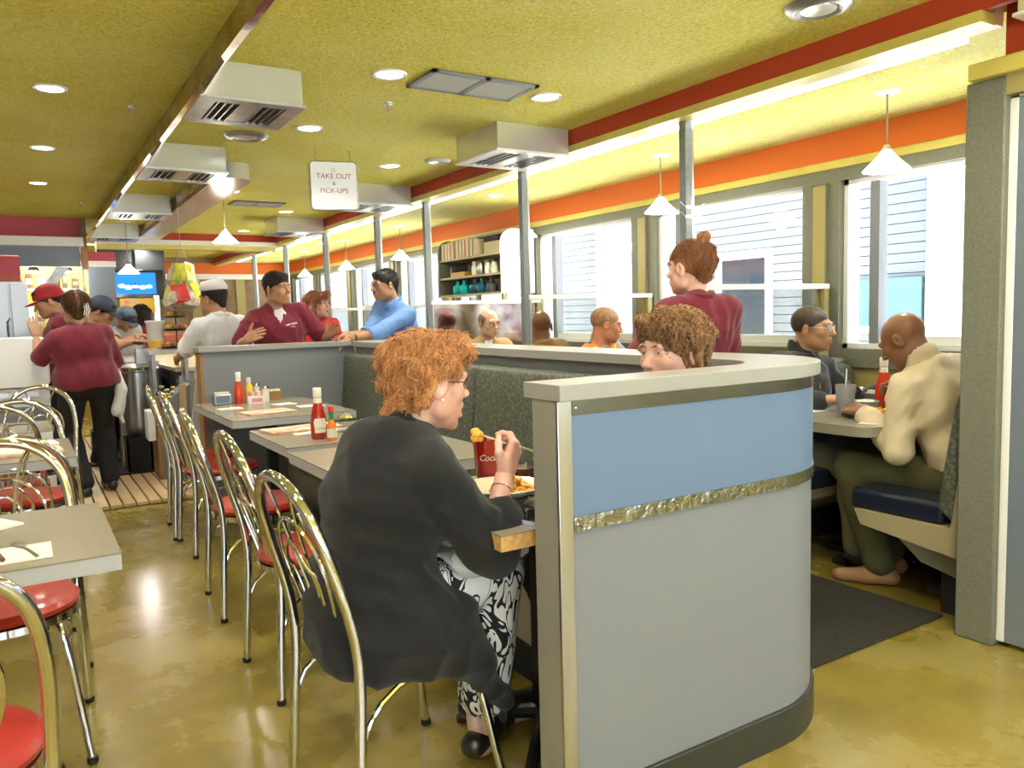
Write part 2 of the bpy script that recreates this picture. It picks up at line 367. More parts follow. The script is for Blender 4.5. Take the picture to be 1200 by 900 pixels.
g = G(); g.tube([(3.02, .5, .95), (3.02, .5, 1.3)], .012); g.box(3.02, 3.06, .49, .51, .97, .99); g.box(3.02, 3.06, .49, .51, 1.26, 1.28); g.to('door_handle', 'chrome', dr)
g = G(); g.box(3.16, WX, 1.40, 1.46, 0, 2.34); struct(g.to('wall_vestibule', 'laminate_grey'))
# outside: pavement, building opposite with lapped boards and windows
mat('pavement_pale', (.66, .65, .62), .8, noise=.1, nscale=2); o = G().box(-30, 40, -30, 45, -.20, -.07).to('pavement', 'pavement_pale'); struct(o)
bld = thing('building', 'white boarded building across the street seen through the booth windows', 'building', (9.2, 0, 0))
g = G()
for k in range(40): g.box(-.03, .0, -14, 34, .12 * k, .12 * k + .11)
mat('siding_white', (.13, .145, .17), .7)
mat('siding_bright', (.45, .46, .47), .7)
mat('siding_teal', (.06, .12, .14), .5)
mat('dark_window', (.02, .028, .04), .15, coat=.3)
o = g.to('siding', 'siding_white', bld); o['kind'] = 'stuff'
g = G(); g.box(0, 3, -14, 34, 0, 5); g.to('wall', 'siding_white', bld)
for (y0, y1) in ((2.2, 5.35), (9.3, 11.6), (14.5, 16.5)):
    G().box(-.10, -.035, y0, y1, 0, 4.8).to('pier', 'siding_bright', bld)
for (y0, y1, z0, z1) in ((7.70, 8.56, .75, 2.02), (.4, 1.9, .7, 2.1), (10.55, 10.8, .8, 1.9)):
    fr = G(); fr.box(-.12, -.04, y0 - .08, y1 + .08, z0 - .08, z0); fr.box(-.12, -.04, y0 - .08, y1 + .08, z1, z1 + .12); fr.box(-.12, -.04, y0 - .08, y0, z0, z1); fr.box(-.12, -.04, y1, y1 + .08, z0, z1)
    fo = fr.to('window', 'siding_bright', bld); G().box(-.06, -.032, y0, y1, z0, z1).to('window_pane', 'dark_window', fo)
G().box(-.3, -.1, 5.36, 6.9, .95, 1.03).to('ledge', 'siding_bright', bld)
G().box(-.09, -.035, 5.4, 6.6, 1.03, 1.62).to('teal_panel', 'siding_teal', bld)
sun = bpy.data.lights.new('sun', 'SUN'); sun.energy = 36; sun.angle = .02; sun.color = (1, .96, .9); so = link('sun', sun); so.rotation_euler = Euler((math.radians(10), math.radians(48), 0)); so.rotation_euler = Vector((.06, .42, -.90)).to_track_quat('-Z', 'Y').to_euler()

# ============================================================ CEILING FITTINGS
def downlight():
    t = thing('recessed_light', 'round recessed ceiling light', 'ceiling light', group='lit recessed lights')
    g = G(); g.lathe([(.062, -.006), (.078, -.008), (.082, 0), (.062, .001)], n=28, cap=False); g.to('trim_ring', 'white_gloss', t)
    g = G(); g.lathe([(.0, -.004), (.062, -.004)], n=28, cap=False); g.to('lens', 'lamp_lens', t)
    l = lamp('SPOT', (0, 0, -.02), 34, size=.06, parent=t, angle=150)
    return t
dl = downlight(); first = True
DL = [(.22, 4.76, CL, 'nearest lit recessed light in the left yellow ceiling, beside the mirror strip'), (.22, 6.33, CL, 'second lit recessed light along the left yellow ceiling'), (.22, 7.87, CL, 'farthest visible lit recessed light in the left ceiling'),
      (1.53, 3.46, CH, 'lit recessed light at the left end of the big ceiling grille'), (2.40, 3.45, CH, 'lit recessed light at the right end of the big ceiling grille'), (1.52, 4.62, CH, 'lit recessed light right of the round steel diffuser by the duct box'),
      (2.405, 5.5, CH, 'lit recessed light right of the take out sign'), (2.41, 8.2, CH, 'lit recessed light just left of and behind the take out sign'), (2.43, 10.1, CH, 'small far lit recessed light near the hanging pendant lamp'), (1.62, 7.1, CH, 'lit recessed light behind the polished counter soffit'),
      (3.6, 6.0, CB, 'recessed light in the booth ceiling above the shelf unit'), (3.6, 10.6, CB, 'far recessed light in the booth ceiling')]
for x, y, z, lab in DL:
    if first: dl.location = (x, y, z); dl['label'] = lab; first = False
    else: dup(dl, (x, y, z), 0, lab)
for x, y, z in [(.22, 3.2, CL), (.22, 1.6, CL), (.22, 0, CL), (-1.4, 4.76, CL), (-1.4, 3.2, CL), (-1.4, 1.6, CL), (-1.4, 0, CL), (-1.4, 6.33, CL), (-1.4, 7.9, CL), (-2.6, 3.2, CL), (-2.6, 6.3, CL),
                (1.53, 2.0, CH), (1.53, .5, CH), (2.40, 1.2, CH), (2.40, -.3, CH), (1.53, -1.2, CH), (.22, -1.5, CL), (1.5, 12, CH), (2.4, 12.6, CH)]:
    dup(dl, (x, y, z), 0, 'recessed ceiling light beyond the frame, alike all over the ceiling', 'recessed lights out of view')
for q, (x, y) in enumerate(((-.4, 11.4), (.5, 12.4))):
    t = thing('tube_lamp', ['bright fluorescent tube over the cook line', 'fluorescent tube above the far kitchen shelves'][q], 'lamp', (x, y, 2.45))
    G().box(-.6, .6, -.05, .05, -.03, 0).to('tube', 'tube_light', t); lamp('AREA', (0, 0, -.05), 60, (1, .97, .9), 1.0, t, sizey=.1).data.energy = 25

def grille(name, x0, x1, y0, y1, z, lab, n=22):
    t = thing(name, lab, 'vent', ((x0 + x1) / 2, (y0 + y1) / 2, z)); a, b = (x1 - x0) / 2, (y1 - y0) / 2
    g = G(); 
    for (p, q, r, s_) in ((-a, a, -b, -b + .025), (-a, a, b - .025, b), (-a, -a + .025, -b, b), (a - .025, a, -b, b), (-.015, .015, -b, b)): g.box(p, q, r, s_, -.012, 0)
    g.to('frame', 'laminate_grey', t); G().box(-a, a, -b, b, -.002, .0).to('backing', 'dark_grey', t)
    for k in range(n):
        y = -b + .03 + (2 * b - .06) * (k + .5) / n
        for sx in (-1, 1):
            g = G(); g.add([(sx * .018, y - .004, -.003), (sx * (a - .027), y - .004, -.003), (sx * (a - .027), y + .006, -.011), (sx * .018, y + .006, -.011), (sx * .018, y - .002, -.002), (sx * (a - .027), y - .002, -.002), (sx * (a - .027), y + .008, -.010), (sx * .018, y + .008, -.010)],
                           [(0, 1, 2, 3), (7, 6, 5, 4), (0, 4, 5, 1), (3, 2, 6, 7), (0, 3, 7, 4), (1, 5, 6, 2)]); g.to('slat', 'plaster_grey', t)
grille('ceiling_grille', 1.67, 2.25, 3.29, 3.585, CH, 'wide two-bay slatted return air grille, nearest in the middle ceiling', 14)
grille('ceiling_grille', 1.76, 2.24, 7.6, 7.87, CH, 'farther pale return air grille left of the take out sign', 8)

def duct_box(x0, x1, y0, y1, lab, taper=True, bright=False):
    t = thing('air_duct_box', lab, 'air duct', ((x0 + x1) / 2, (y0 + y1) / 2, CH), group='polished air duct boxes')
    a, b, h = (x1 - x0) / 2, (y1 - y0) / 2, -.153; ax = -a + (.10 if taper else 0)
    g = G(); g.add([(ax, -b, 0), (a, -b, 0), (a, b, 0), (ax, b, 0), (-a, -b, h), (a, -b, h), (a, b, h), (-a, b, h)], [(0, 1, 5, 4), (1, 2, 6, 5), (2, 3, 7, 6), (3, 0, 4, 7), (0, 3, 2, 1)])
    g.to('duct_body', 'mirror_steel', t, smooth=0)
    g = G(); e = .012
    for (p, q, r, s_) in ((-a - e, a + e, -b - e, -b + .05), (-a - e, a + e, b - .05, b + e), (-a - e, -a + .06, -b + .05, b - .05), (a - .06, a + e, -b + .05, b - .05)): g.box(p, q, r, s_, h - .012, h)
    g.to('flange', 'white_gloss' if bright else 'dull_steel', t)
    G().box(-a + .05, a - .05, -b + .05, b - .05, h - .001, h + .003).to('throat', 'black_rubber', t)
    n = 10
    for k in range(n):
        x = -a + .075 + (2 * a - .15) * k / (n - 1)
        if abs(x) < .035 : continue
        G().box(x - .003, x + .003, -b + .055, b - .055, h - .012, h + .01, ).to('louver', 'brushed_steel', t)
    G().box(-.045, .045, -b + .055, b - .055, h - .010, h - .002).to('centre_plate', 'dull_steel', t)
    return t
for k, y in enumerate((3.6, 5.36, 7.55, 9.75)):
    duct_box(.73, 1.16 if k == 0 else 1.205, y, y + .44, ['nearest polished duct box with louvers beside the mirror strip', 'second polished duct box along the mirror strip', 'third polished duct box along the mirror strip, dented front', 'farthest small duct box along the mirror strip'][k])
for k, y in enumerate((4.0, 6.3, 8.6, 10.9)):
    duct_box(2.43, 2.94, y, y + .5, ['nearest polished duct box on the right against the red fascia', 'second polished duct box against the red fascia, behind the sign', 'third polished duct box against the red fascia', 'farthest duct box against the red fascia'][k], False, k == 0)
tv_ = duct_box(2.93, 3.3, .95, 1.42, 'white-flanged duct box at the top right corner by the glass door', False, True)
# polished counter soffit with rounded near end
t = thing('counter_soffit', 'long polished steel soffit with a rounded end over the counter', 'soffit', (1.375, 8.1, CH))
poly = [(-.13, 2.3), (-.13, -2.1)] + [(-.0 + .13 * math.cos(a), -2.1 + .2 * math.sin(a)) for a in np.linspace(PI, 2 * PI, 12)][1:-1] + [(.13, -2.1), (.13, 2.3)]
G().prism(poly, -.11, 0).to('soffit_body', 'mirror_steel', t); G().box(-.145, -.13, -2.1, 2.3, -.125, -.09).to('edge_rail', 'wood_brown', t)
def diffuser(x, y, z, lab, r=.1):
    t = thing('round_diffuser', lab, 'vent', (x, y, z)); k = r / .1
    G().lathe([(.0, -.018 * k), (.055 * k, -.016 * k), (.058 * k, -.008 * k)], n=28, cap=False).to('cone', 'mirror_steel', t)
    G().lathe([(.062 * k, -.006), (.075 * k, -.02 * k), (.1 * k, -.012 * k), (.108 * k, -.002)], n=28, cap=False).to('ring', 'dull_steel' if r > .09 else 'white_gloss', t)
    return t
diffuser(1.24, 4.95, CH, 'round steel ceiling diffuser between the first two duct boxes', .12)
diffuser(2.62, 1.97, CH, 'large round polished ceiling diffuser at the top of the picture', .115)
diffuser(2.64, 5.18, CH, 'round white ceiling diffuser left of the nearest right duct box', .09)
def sprinkler(x, y, z, lab):
    t = thing('fire_sprinkler', lab, 'sprinkler', (x, y, z), group='ceiling sprinklers')
    G().lathe([(.026, 0), (.024, -.006), (.008, -.008), (.007, -.022), (.003, -.026)], n=12).to('base', 'brushed_steel', t)
    G().lathe([(.012, -.045), (.014, -.042), (.012, -.040)], n=10).tube([(-.008, 0, -.02), (-.010, 0, -.032), (0, 0, -.043), (.010, 0, -.032), (.008, 0, -.02)], .002, 5).to('deflector', 'brushed_steel', t)
sprinkler(1.72, 3.92, CH, 'small sprinkler head left of the big ceiling grille'); sprinkler(.62, 4.95, CL, 'sprinkler head in the left ceiling near the mirror strip'); sprinkler(.60, 8.9, CL, 'far sprinkler head in the left ceiling')
sprinkler(1.5, 6.2, CH, 'sprinkler head beside the rounded soffit end')

def pendant(z):
    t = thing('pendant_lamp', 'white cone pendant lamp', 'pendant lamp', group='white glass cone pendants')
    G().lathe([(0, -.012), (.05, -.010), (.062, 0)], n=20, cap=False).to('canopy', 'white_gloss', t)
    G().tube([(0, 0, -.005), (0, 0, z + .12)], .005, 8).to('stem', 'beige_panel', t)
    G().lathe([(.014, z + .115), (.022, z + .10), (.022, z + .085)], n=14).to('socket_cap', 'brushed_steel', t)
    sh = G().lathe([(.022, z + .09), (.048, z + .055), (.108, z - .004), (.11, z - .01), (.104, z - .008), (.045, z + .048), (.02, z + .08)], n=28, cap=False).to('glass_shade', 'glass_shade', t)
    G().ell((0, 0, z + .025), (.026, .026, .03), 12, 8).to('bulb', 'lamp_lens', t)
    lamp('POINT', (0, 0, z - .05), 9, size=.04, parent=t)
    return t
pd = None
PD = [(3.70, 2.385, 'nearest white cone pendant over the booth table by the window'), (3.74, 4.05, 'white cone pendant over the vest man\'s booth, left of the bun'), (3.74, 5.75, 'white cone pendant partly behind the pole, by the shelf unit'), (3.74, 8.35, 'white cone pendant above the head of the man in blue'), (3.74, 10.1, 'white cone pendant above the woman in red'), (3.74, 11.9, 'distant white cone pendant left of the one above the woman in red'), (3.74, .7, 'pendant over the booth beside the vestibule, out of view')]
for x, y, lab in PD:
    if pd is None: pd = pendant(-.37); pd.location = (x, y, CB); pd['label'] = lab
    else: dup(pd, (x, y, CB), 0, lab)
for x, y, lab, zz in ((1.62, 7.4, 'white cone pendant hanging over the counter, right of the snack basket', -.40), (1.06, 9.6, 'white cone pendant hanging in front of the television', -.55), (1.5, 13.2, 'far small pendant behind the cook', -.5), (.7, 12.5, 'glowing far pendant left of the television', -.75)):
    t = pendant(zz); t.location = (x, y, CH); t['label'] = lab
# poles from floor to soffit
for y, lab in ((3.11, 'tall grey square pole behind the woman with the hair bun, wire hooks on it'), (4.70, 'tall grey square pole in front of the shelf unit'), (6.25, 'grey square pole just right of the man in blue'), (7.35, 'grey square pole behind the man in blue'), (8.9, 'grey pole left of the man in blue, behind the woman in red'), (10.5, 'thin far grey pole behind the man in the maroon polo'), (12.15, 'farthest thin grey pole left of the maroon polo man')):
    t = thing('support_pole', lab, 'pole', (3.05, y, 0)); s_ = .024
    G().box(-s_, s_, -s_, s_, 0, 2.285).to('post', 'greygreen_pole', t, bevel=.003)
    G().box(s_, s_ + .012, -s_ - .0, s_, 0, 2.285).to('corner_strip', 'brushed_steel', t)
    if y < 4:
        g = G()
        for dz in (1.84, 1.79):
            for sx in (-1, 1): g.tube([(sx * .02, -.026, dz), (sx * .06, -.045, dz + .004), (sx * .085, -.05, dz + .02)], .0025, 6)
            g.box(-.028, .028, -.03, -.024, dz - .006, dz + .006)
        g.to('wire_hook', 'brushed_steel', t)
# hanging sign
t = thing('hanging_sign', 'white rounded sign reading take out and pick-ups, hung from the ceiling', 'sign', (1.845, 5.15, 2.185), math.radians(-14))
W_, H_ = .15, .155
def rrect(w_, h_, r, n=6):
    p = []
    for cx, cy, a0 in ((w_ - r, h_ - r, 0), (-w_ + r, h_ - r, 90), (-w_ + r, -h_ + r, 180), (w_ - r, -h_ + r, 270)):
        for k in range(n + 1): a = math.radians(a0 + 90 * k / n); p.append((cx + r * math.cos(a), cy + r * math.sin(a)))
    return p
RX = Matrix.Rotation(PI / 2, 4, 'X')
mat('sign_white', (.84, .85, .90), .2, coat=.5, emit=(.9, .92, 1), estr=.05); mat('ink_red', (.30, .06, .10), .6); mat('ink_grey', (.35, .35, .40), .6)
G().prism(rrect(W_, H_, .025), -.008, .008, RX).to('panel', 'sign_white', t)
G().tube([(x, 0, z) for x, z in rrect(W_, H_, .025)], .009, 8, True).to('rim', 'dull_steel', t)
G().tube([(-.11, 0, .155), (-.11, 0, .235)], .003, 6).tube([(.11, 0, .155), (.11, 0, .235)], .003, 6).to('hanger', 'dull_steel', t)
for s_, z, sz, mm in (('J.J.', .105, .03, 'ink_grey'), ('TAKE OUT', .062, .047, 'ink_red'), ('&', .015, .034, 'ink_red'), ('PICK-UPS', -.033, .045, 'ink_red')):
    text(s_, sz, 'lettering', mm, t, Matrix.Translation((0, -.0085, z)) @ RX)
# ============================================================ U-SHAPED PARTITION AND BANQUETTE
def xi(y): return 1.97 + (y - 1.9) * .032          # front line of the banquette ledge
PFY = 5.62
def arc(cx, cy, r, a0, a1, n=14): return [(cx + r * math.cos(math.radians(a0 + (a1 - a0) * k / n)), cy + r * math.sin(math.radians(a0 + (a1 - a0) * k / n))) for k in range(n + 1)]
def ribbon(g, outer, inner, z0, z1):                # both paths with equal point counts
    n = len(outer); v = [(x, y, z0) for x, y in outer] + [(x, y, z0) for x, y in inner] + [(x, y, z1) for x, y in outer] + [(x, y, z1) for x, y in inner]
    f = []
    for i in range(n - 1):
        f += [(i, i + 1, 2 * n + i + 1, 2 * n + i), (n + i + 1, n + i, 3 * n + i, 3 * n + i + 1), (2 * n + i, 2 * n + i + 1, 3 * n + i + 1, 3 * n + i), (i + 1, i, n + i, n + i + 1)]
    f += [(0, 2 * n, 3 * n, n), (n - 1, 2 * n - 1, 4 * n - 1, 3 * n - 1)]
    g.add(v, f)
def near_path(off, x0=1.06, yend=5.6, r=.40):       # outer face path grown by off
    pts = [(x0, 1.500 - off)] + [(1.40, 1.500 - off), (1.70, 1.500 - off)]
    cx, cy = 1.84, 1.500 + r
    pts += arc(cx, cy, r + off, -90, 0, 20)
    pts += [(cx + r + off + .10 * k / 3.0, cy + (yend - cy) * k / 3.0) for k in (1, 2, 3)]
    return pts
def near_inner(off, x0=1.06, yend=5.6, r=.25, t=.10):
    pts = [(x0, 1.500 + t + off)] + [(1.40, 1.500 + t + off), (1.62, 1.500 + t + off)]
    cx, cy = xi(1.9) + .03 - r - off * 0, 1.500 + t + r
    pts += arc(cx, cy, r - off, -90, 0, 20)
    pts += [(xi(cy + (yend - cy) * k / 3.0) + .03 - off, cy + (yend - cy) * k / 3.0) for k in (1, 2, 3)]
    return pts
pt = thing('curved_partition', 'curved grey and blue laminate partition with ledge at the near end of the banquette', 'partition', (0, 0, 0))
g = G(); ribbon(g, near_path(0), near_inner(0), .10, 1.096); g.to('wall_panel', 'laminate_grey', pt)
g = G(); ribbon(g, near_path(.025, 1.045), near_inner(.03, 1.045), 1.095, 1.134); g.to('ledge', 'ledge_grey', pt, bevel=.002)
g = G(); ribbon(g, near_path(.012), near_inner(0), 0, .11); g.to('baseboard', 'baseboard_black', pt, bevel=.003)
def skin(o0, o1, z0, z1, x0): 
    g = G(); a = near_path(o1, x0)[:-3]; b = near_path(o0, x0)[:-3]; ribbon(g, a, b, z0, z1); return g
skin(.0, .004, .812, 1.058, 1.092).to('blue_panel', 'laminate_blue', pt)
skin(.0, .007, 1.058, 1.095, 1.092).to('upper_steel_strip', 'strip_steel', pt)
skin(.0, .008, .777, .813, 1.092).to('lower_steel_strip', 'hammered_steel', pt)
G().box(1.050, 1.062, 1.501, 1.600, .0, 1.095).to('end_cap', 'endcap_warm', pt)
G().box(1.048, 1.090, 1.491, 1.501, .0, 1.095).to('corner_moulding', 'brushed_steel', pt, bevel=.002)
for z in (1.076, .795):
    G().ell((1.102, 1.492, z), (.005, .004, .005), 10, 6).to('screw', 'chrome', pt)
fp = thing('low_partition', 'straight grey laminate half wall with ledge behind the farthest condiments', 'partition', (0, 0, 0))
G().box(1.04, xi(PFY) + .03, PFY + .02, PFY + .16, .0, 1.10).to('wall_panel', 'laminate_grey', fp)
G().box(1.01, xi(PFY) - .001, PFY - .01, PFY + .19, 1.10, 1.137).to('ledge', 'ledge_grey', fp, bevel=.003)
G().box(xi(PFY), 2.40, PFY - .01, PFY + .19, 1.10, 1.137).to('ledge_corner', 'ledge_grey', fp, bevel=.003)
G().box(1.02, 1.04, PFY + .015, PFY + .165, .0, 1.10).to('end_board', 'wood_brown', fp)
# banquette
bq = thing('banquette', 'long banquette with grey-green patterned backrest and dark seat along the partition', 'bench', (0, 0, 0))
y0 = 1.70; segs = [1.70, 2.60, 3.50, 4.40, PFY - .0]
for a, b in zip(segs[:-1], segs[1:]):
    A, B = xi(a), xi(b); a2, b2 = a + .006, b - .006
    g = G(); zs = [(.42, -.16, -.02), (.60, -.135, -.01), (.90, -.105, 0), (1.0, -.10, 0), (1.035, -.085, 0), (1.045, -.05, 0)]
    v = []
    for (yy, X_) in ((a2, A), (b2, B)):
        for z, d, e in zs: v.append((X_ + d + .03, yy, z))
        for z, d, e in zs[::-1]: v.append((X_ + .025, yy, z))
    n = len(zs) * 2
    f = [(i, (i + 1) % n, n + (i + 1) % n, n + i) for i in range(n)] + [tuple(range(n))[::-1], tuple(range(n, 2 * n))]
    g.add(v, f); g.to('backrest_panel', 'bench_fabric', bq, bevel=.008)
    g = G(); g.add([(A - .58, a2, .40), (A - .12, a2, .40), (B - .12, b2, .40), (B - .58, b2, .40), (A - .58, a2, .475), (A - .12, a2, .475), (B - .12, b2, .475), (B - .58, b2, .475)], [(0, 3, 2, 1), (4, 5, 6, 7), (0, 1, 5, 4), (1, 2, 6, 5), (2, 3, 7, 6), (3, 0, 4, 7)])
    g.to('seat_cushion', 'bench_fabric', bq, bevel=.02, seg=3)
g = G(); g.add([(xi(y0) - .50, y0, 0), (xi(y0), y0, 0), (xi(PFY), PFY, 0), (xi(PFY) - .50, PFY, 0), (xi(y0) - .54, y0, .40), (xi(y0), y0, .40), (xi(PFY), PFY, .40), (xi(PFY) - .54, PFY, .40)], [(0, 3, 2, 1), (4, 5, 6, 7), (0, 1, 5, 4), (1, 2, 6, 5), (2, 3, 7, 6), (3, 0, 4, 7)])
g.to('base', 'booth_base', bq)
g = G(); g.box(xi(y0) - .51, xi(y0) - .49, y0, PFY, 0, .12); g.to('toe_board', 'black_rubber', bq)

# ============================================================ TABLES
def table(x0, x1, y0, y1, lab, z=.76, group=None, edge='table_edge', corner=False, basex=None):
    t = thing('dining_table', lab, 'table', ((x0 + x1) / 2, (y0 + y1) / 2, 0), group=group); a, b = (x1 - x0) / 2, (y1 - y0) / 2
    G().box(-a, a, -b, b, z - .004, z).to('laminate_top', 'table_top', t)
    G().box(-a + .001, a - .001, -b + .001, b - .001, z - .042, z - .004).to('edge_band', edge, t)
    G().box(-.03, .03, -.03, .03, .05, z - .06).to('column', 'black_iron', t)
    G().box(-.20, .20, -.03, .03, z - .062, z - .042).box(-.03, .03, -.2, .2, z - .060, z - .043).to('top_bracket', 'black_iron', t)
    for k in range(4):
        T = Matrix.Rotation(PI / 4 + k * PI / 2, 4, 'Z')
        G().tube([(0, 0, .07), (.10, 0, .055), (.22, 0, .03), (.29, 0, .014)], [.026, .022, .018, .014], 8, T=T).to('foot', 'black_iron', t)
    return t
T1 = table(.95, 1.66, 4.43, 5.58, 'farthest of the right-hand tables, with condiments against the grey half wall')
T2 = table(.93, 1.64, 3.32, 3.98, 'right-hand table with the upright ketchup bottle and menus', edge='table_edge')
T3 = table(.90, 1.60, 2.60, 3.20, 'empty right-hand table behind the woman in black')
T4 = table(.965, 1.66, 1.625, 2.30, 'table with the red tumbler and plates behind the curved partition', edge='particle_board')
TA = table(-.55, .17, 2.06, 2.70, 'nearest left table with pale top, napkins and fork')
TB = table(-.55, .165, 3.72, 4.38, 'left table with menus lying on it')
TC = table(-.60, .11, 4.75, 5.30, 'left table farther back behind the chrome chairs', edge='white_paint')
# ============================================================ CHAIRS
def chair():
    t = thing('cafe_chair', 'chrome cafe chair', 'chair')
    g = G(); g.lathe([(.0, .440), (.19, .440), (.203, .448), (.207, .462), (.195, .476), (.14, .484), (.0, .486)], n=36, cap=False); g.to('seat', 'red_vinyl', t)
    g = G(); g.lathe([(.198, .415), (.206, .418), (.206, .440), (.198, .442)], n=36, cap=False); g.lathe([(0, .418), (.198, .418)], n=36, cap=False); g.to('seat_ring', 'chrome', t)
    # outer hoop runs up from one rear foot and down to the other
    pts = []
    for sx in (-1, 1):
        leg = [(sx * .210, -.215, .006), (sx * .203, -.205, .2), (sx * .197, -.190, .42), (sx * .199, -.205, .55), (sx * .200, -.243, .68), (sx * .184, -.275, .79)]
        hoop = [(sx * .152, -.291, .85), (sx * .100, -.302, .893), (sx * .048, -.307, .912)]
        pts += (leg + hoop) if sx < 0 else (leg + hoop)[::-1]
    pts.insert(9, (0, -.308, .917))
    def smooth(P, k=3):
        for _ in range(k):
            Q = [P[0]]
            for a, b in zip(P[:-1], P[1:]): Q += [tuple(a[i] * .75 + b[i] * .25 for i in range(3)), tuple(a[i] * .25 + b[i] * .75 for i in range(3))]
            P = Q + [P[-1]]
        return P
    sp = smooth(pts, 2); g = G(); g.tube(sp, .0145, 12); g.to('back_hoop', 'chrome', t)
    for w_, top, off in ((.135, .80, .004), (.072, .74, .008)):
        P = [(-w_ * .55, -.175, .44), (-w_ * .8, -.205, .55), (-w_, -.236, .66), (-w_ * .85, -.258, top - .06), (-w_ * .4, -.272, top - .005), (0, -.274, top)]
        P = P + [(-x, y, z) for x, y, z in P[:-1][::-1]]
        G().tube(smooth(P, 2), .0055, 8).to('inner_loop', 'chrome', t)
    for sx in (-1, 1):
        P = [(sx * .02, -.19, .44), (sx * .03, -.205, .58), (sx * .035, -.252, .72), (sx * .06, -.289, .85), (sx * .085, -.301, .895)]
        G().tube(smooth(P, 1), .005, 7).to('back_rod', 'chrome', t)
    for sx in (-1, 1):
        G().tube(smooth([(sx * .13, .13, .42), (sx * .150, .155, .40), (sx * .175, .185, .25), (sx * .205, .225, .006)], 1), .012, 10).to('leg', 'chrome', t)
        G().tube(smooth([(sx * .202, -.202, .24), (sx * .195, -.16, .33), (sx * .17, -.05, .375), (sx * .165, .06, .36), (sx * .168, .15, .31), (sx * .176, .185, .25)], 1), .008, 8).to('side_brace', 'chrome', t)
    for x, y in ((-.210, -.215), (.210, -.215), (-.205, .225), (.205, .225)): G().lathe([(.014, 0), (.016, .003), (.015, .02)], (x, y, 0), 10).to('rubber_tip', 'black_rubber', t)
    return t
c0 = chair(); firstc = True
CHS = [(.815, 1.99, -84, 'chrome cafe chair the woman in black sits on', 0), (.875, 2.83, -88, 'empty red-seated chrome chair next behind the woman in black', 0), (.89, 3.70, -92, 'empty chrome chair with red seat at the table with the ketchup bottle', 0),
       (.95, 4.78, -88, 'chrome chair at the near corner of the farthest right-hand table', 0), (.94, 5.22, -94, 'chrome chair with its back farthest from the camera on the right-hand row', 0),
       (-.10, 2.82, 178, 'chrome chair with red seat on the far side of the nearest left table', 0), (-.215, 1.87, 4, 'red-seated chrome chair cut by the lower left corner of the picture', 0),
       (-.08, 3.55, 2, 'chrome chair on the near side of the left menu table', 0), (-.05, 4.55, 178, 'chrome chair behind the left menu table', 0),
       (-.12, 4.98, -6, 'chrome chair in front of the third left table', 0), (.03, 5.60, 170, 'chrome chair with the tall wide hoop before the white freezer', 0)]
for x, y, r, lab, _ in CHS:
    if firstc: c0.location = (x, y, 0); c0.rotation_euler = (0, 0, math.radians(r)); c0['label'] = lab; c0['group'] = 'chrome cafe chairs with red seats'; firstc = False
    else: dup(c0, (x, y, 0), math.radians(r), lab)

# ============================================================ BOOTHS ALONG THE WINDOWS
def booth_bench(yc, d, lab, x0=3.10, x1=4.22):   # d=+1: sitter faces +Y
    t = thing('booth_bench', lab, 'bench', (0, yc, 0))
    def yy(v): return d * v
    def yb(g, xa, xb, ya, yb_, z0, z1): g.box(xa, xb, min(yy(ya), yy(yb_)), max(yy(ya), yy(yb_)), z0, z1)
    g = G(); poly = [(yy(.05), .965), (yy(.13), .965), (yy(.20), .40), (yy(.05), .40)]
    v = [(x, y, z) for x in (x0, x1) for y, z in poly]; g.add(v, [(0, 1, 2, 3), (7, 6, 5, 4), (0, 4, 5, 1), (1, 5, 6, 2), (2, 6, 7, 3), (3, 7, 4, 0)]); g.to('back_panel', 'beige_panel', t)
    g = G(); poly = [(yy(.13), .955), (yy(.19), .94), (yy(.205), .88), (yy(.265), .47), (yy(.20), .42)]
    v = [(x, y, z) for x in (x0 + .01, x1) for y, z in poly]; n = 5
    g.add(v, [tuple(range(5)), tuple(range(5, 10))[::-1]] + [(i, n + i, n + (i + 1) % n, (i + 1) % n) for i in range(n)]); g.to('backrest_cushion', 'bench_fabric', t, bevel=.012, seg=3)
    g = G(); yb(g, x0 + .01, x1, .24, .66, .40, .49); g.to('seat_cushion', 'navy_vinyl', t, bevel=.02, seg=3)
    g = G(); poly = [(yy(.05), .40), (yy(.63), .40), (yy(.60), .335), (yy(.05), .265)]
    v = [(x, y, z) for x in (x0, x1) for y, z in poly]; g.add(v, [(0, 1, 2, 3), (7, 6, 5, 4), (0, 4, 5, 1), (1, 5, 6, 2), (2, 6, 7, 3), (3, 7, 4, 0)]); g.to('seat_deck', 'beige_panel', t)
    g = G(); poly = [(yy(.05), .30), (yy(.55), .335), (yy(.38), .20), (yy(.05), .13)]
    v = [(x, y, z) for x in (x0 + .10, x1) for y, z in poly]; g.add(v, [(0, 1, 2, 3), (7, 6, 5, 4), (0, 4, 5, 1), (1, 5, 6, 2), (2, 6, 7, 3), (3, 7, 4, 0)]); g.to('seat_bracket', 'booth_base', t)
    g = G(); yb(g, x0 + .12, x1, .05, .30, 0, .2); g.to('base', 'black_rubber', t)
    G().box(x0, x1, min(yy(.03), yy(.14)), max(yy(.03), yy(.14)), .965, .985).to('top_cap', 'ledge_grey', t)
    return t
D = [1.50, 3.11, 4.70, 6.25, 7.85, 9.40]
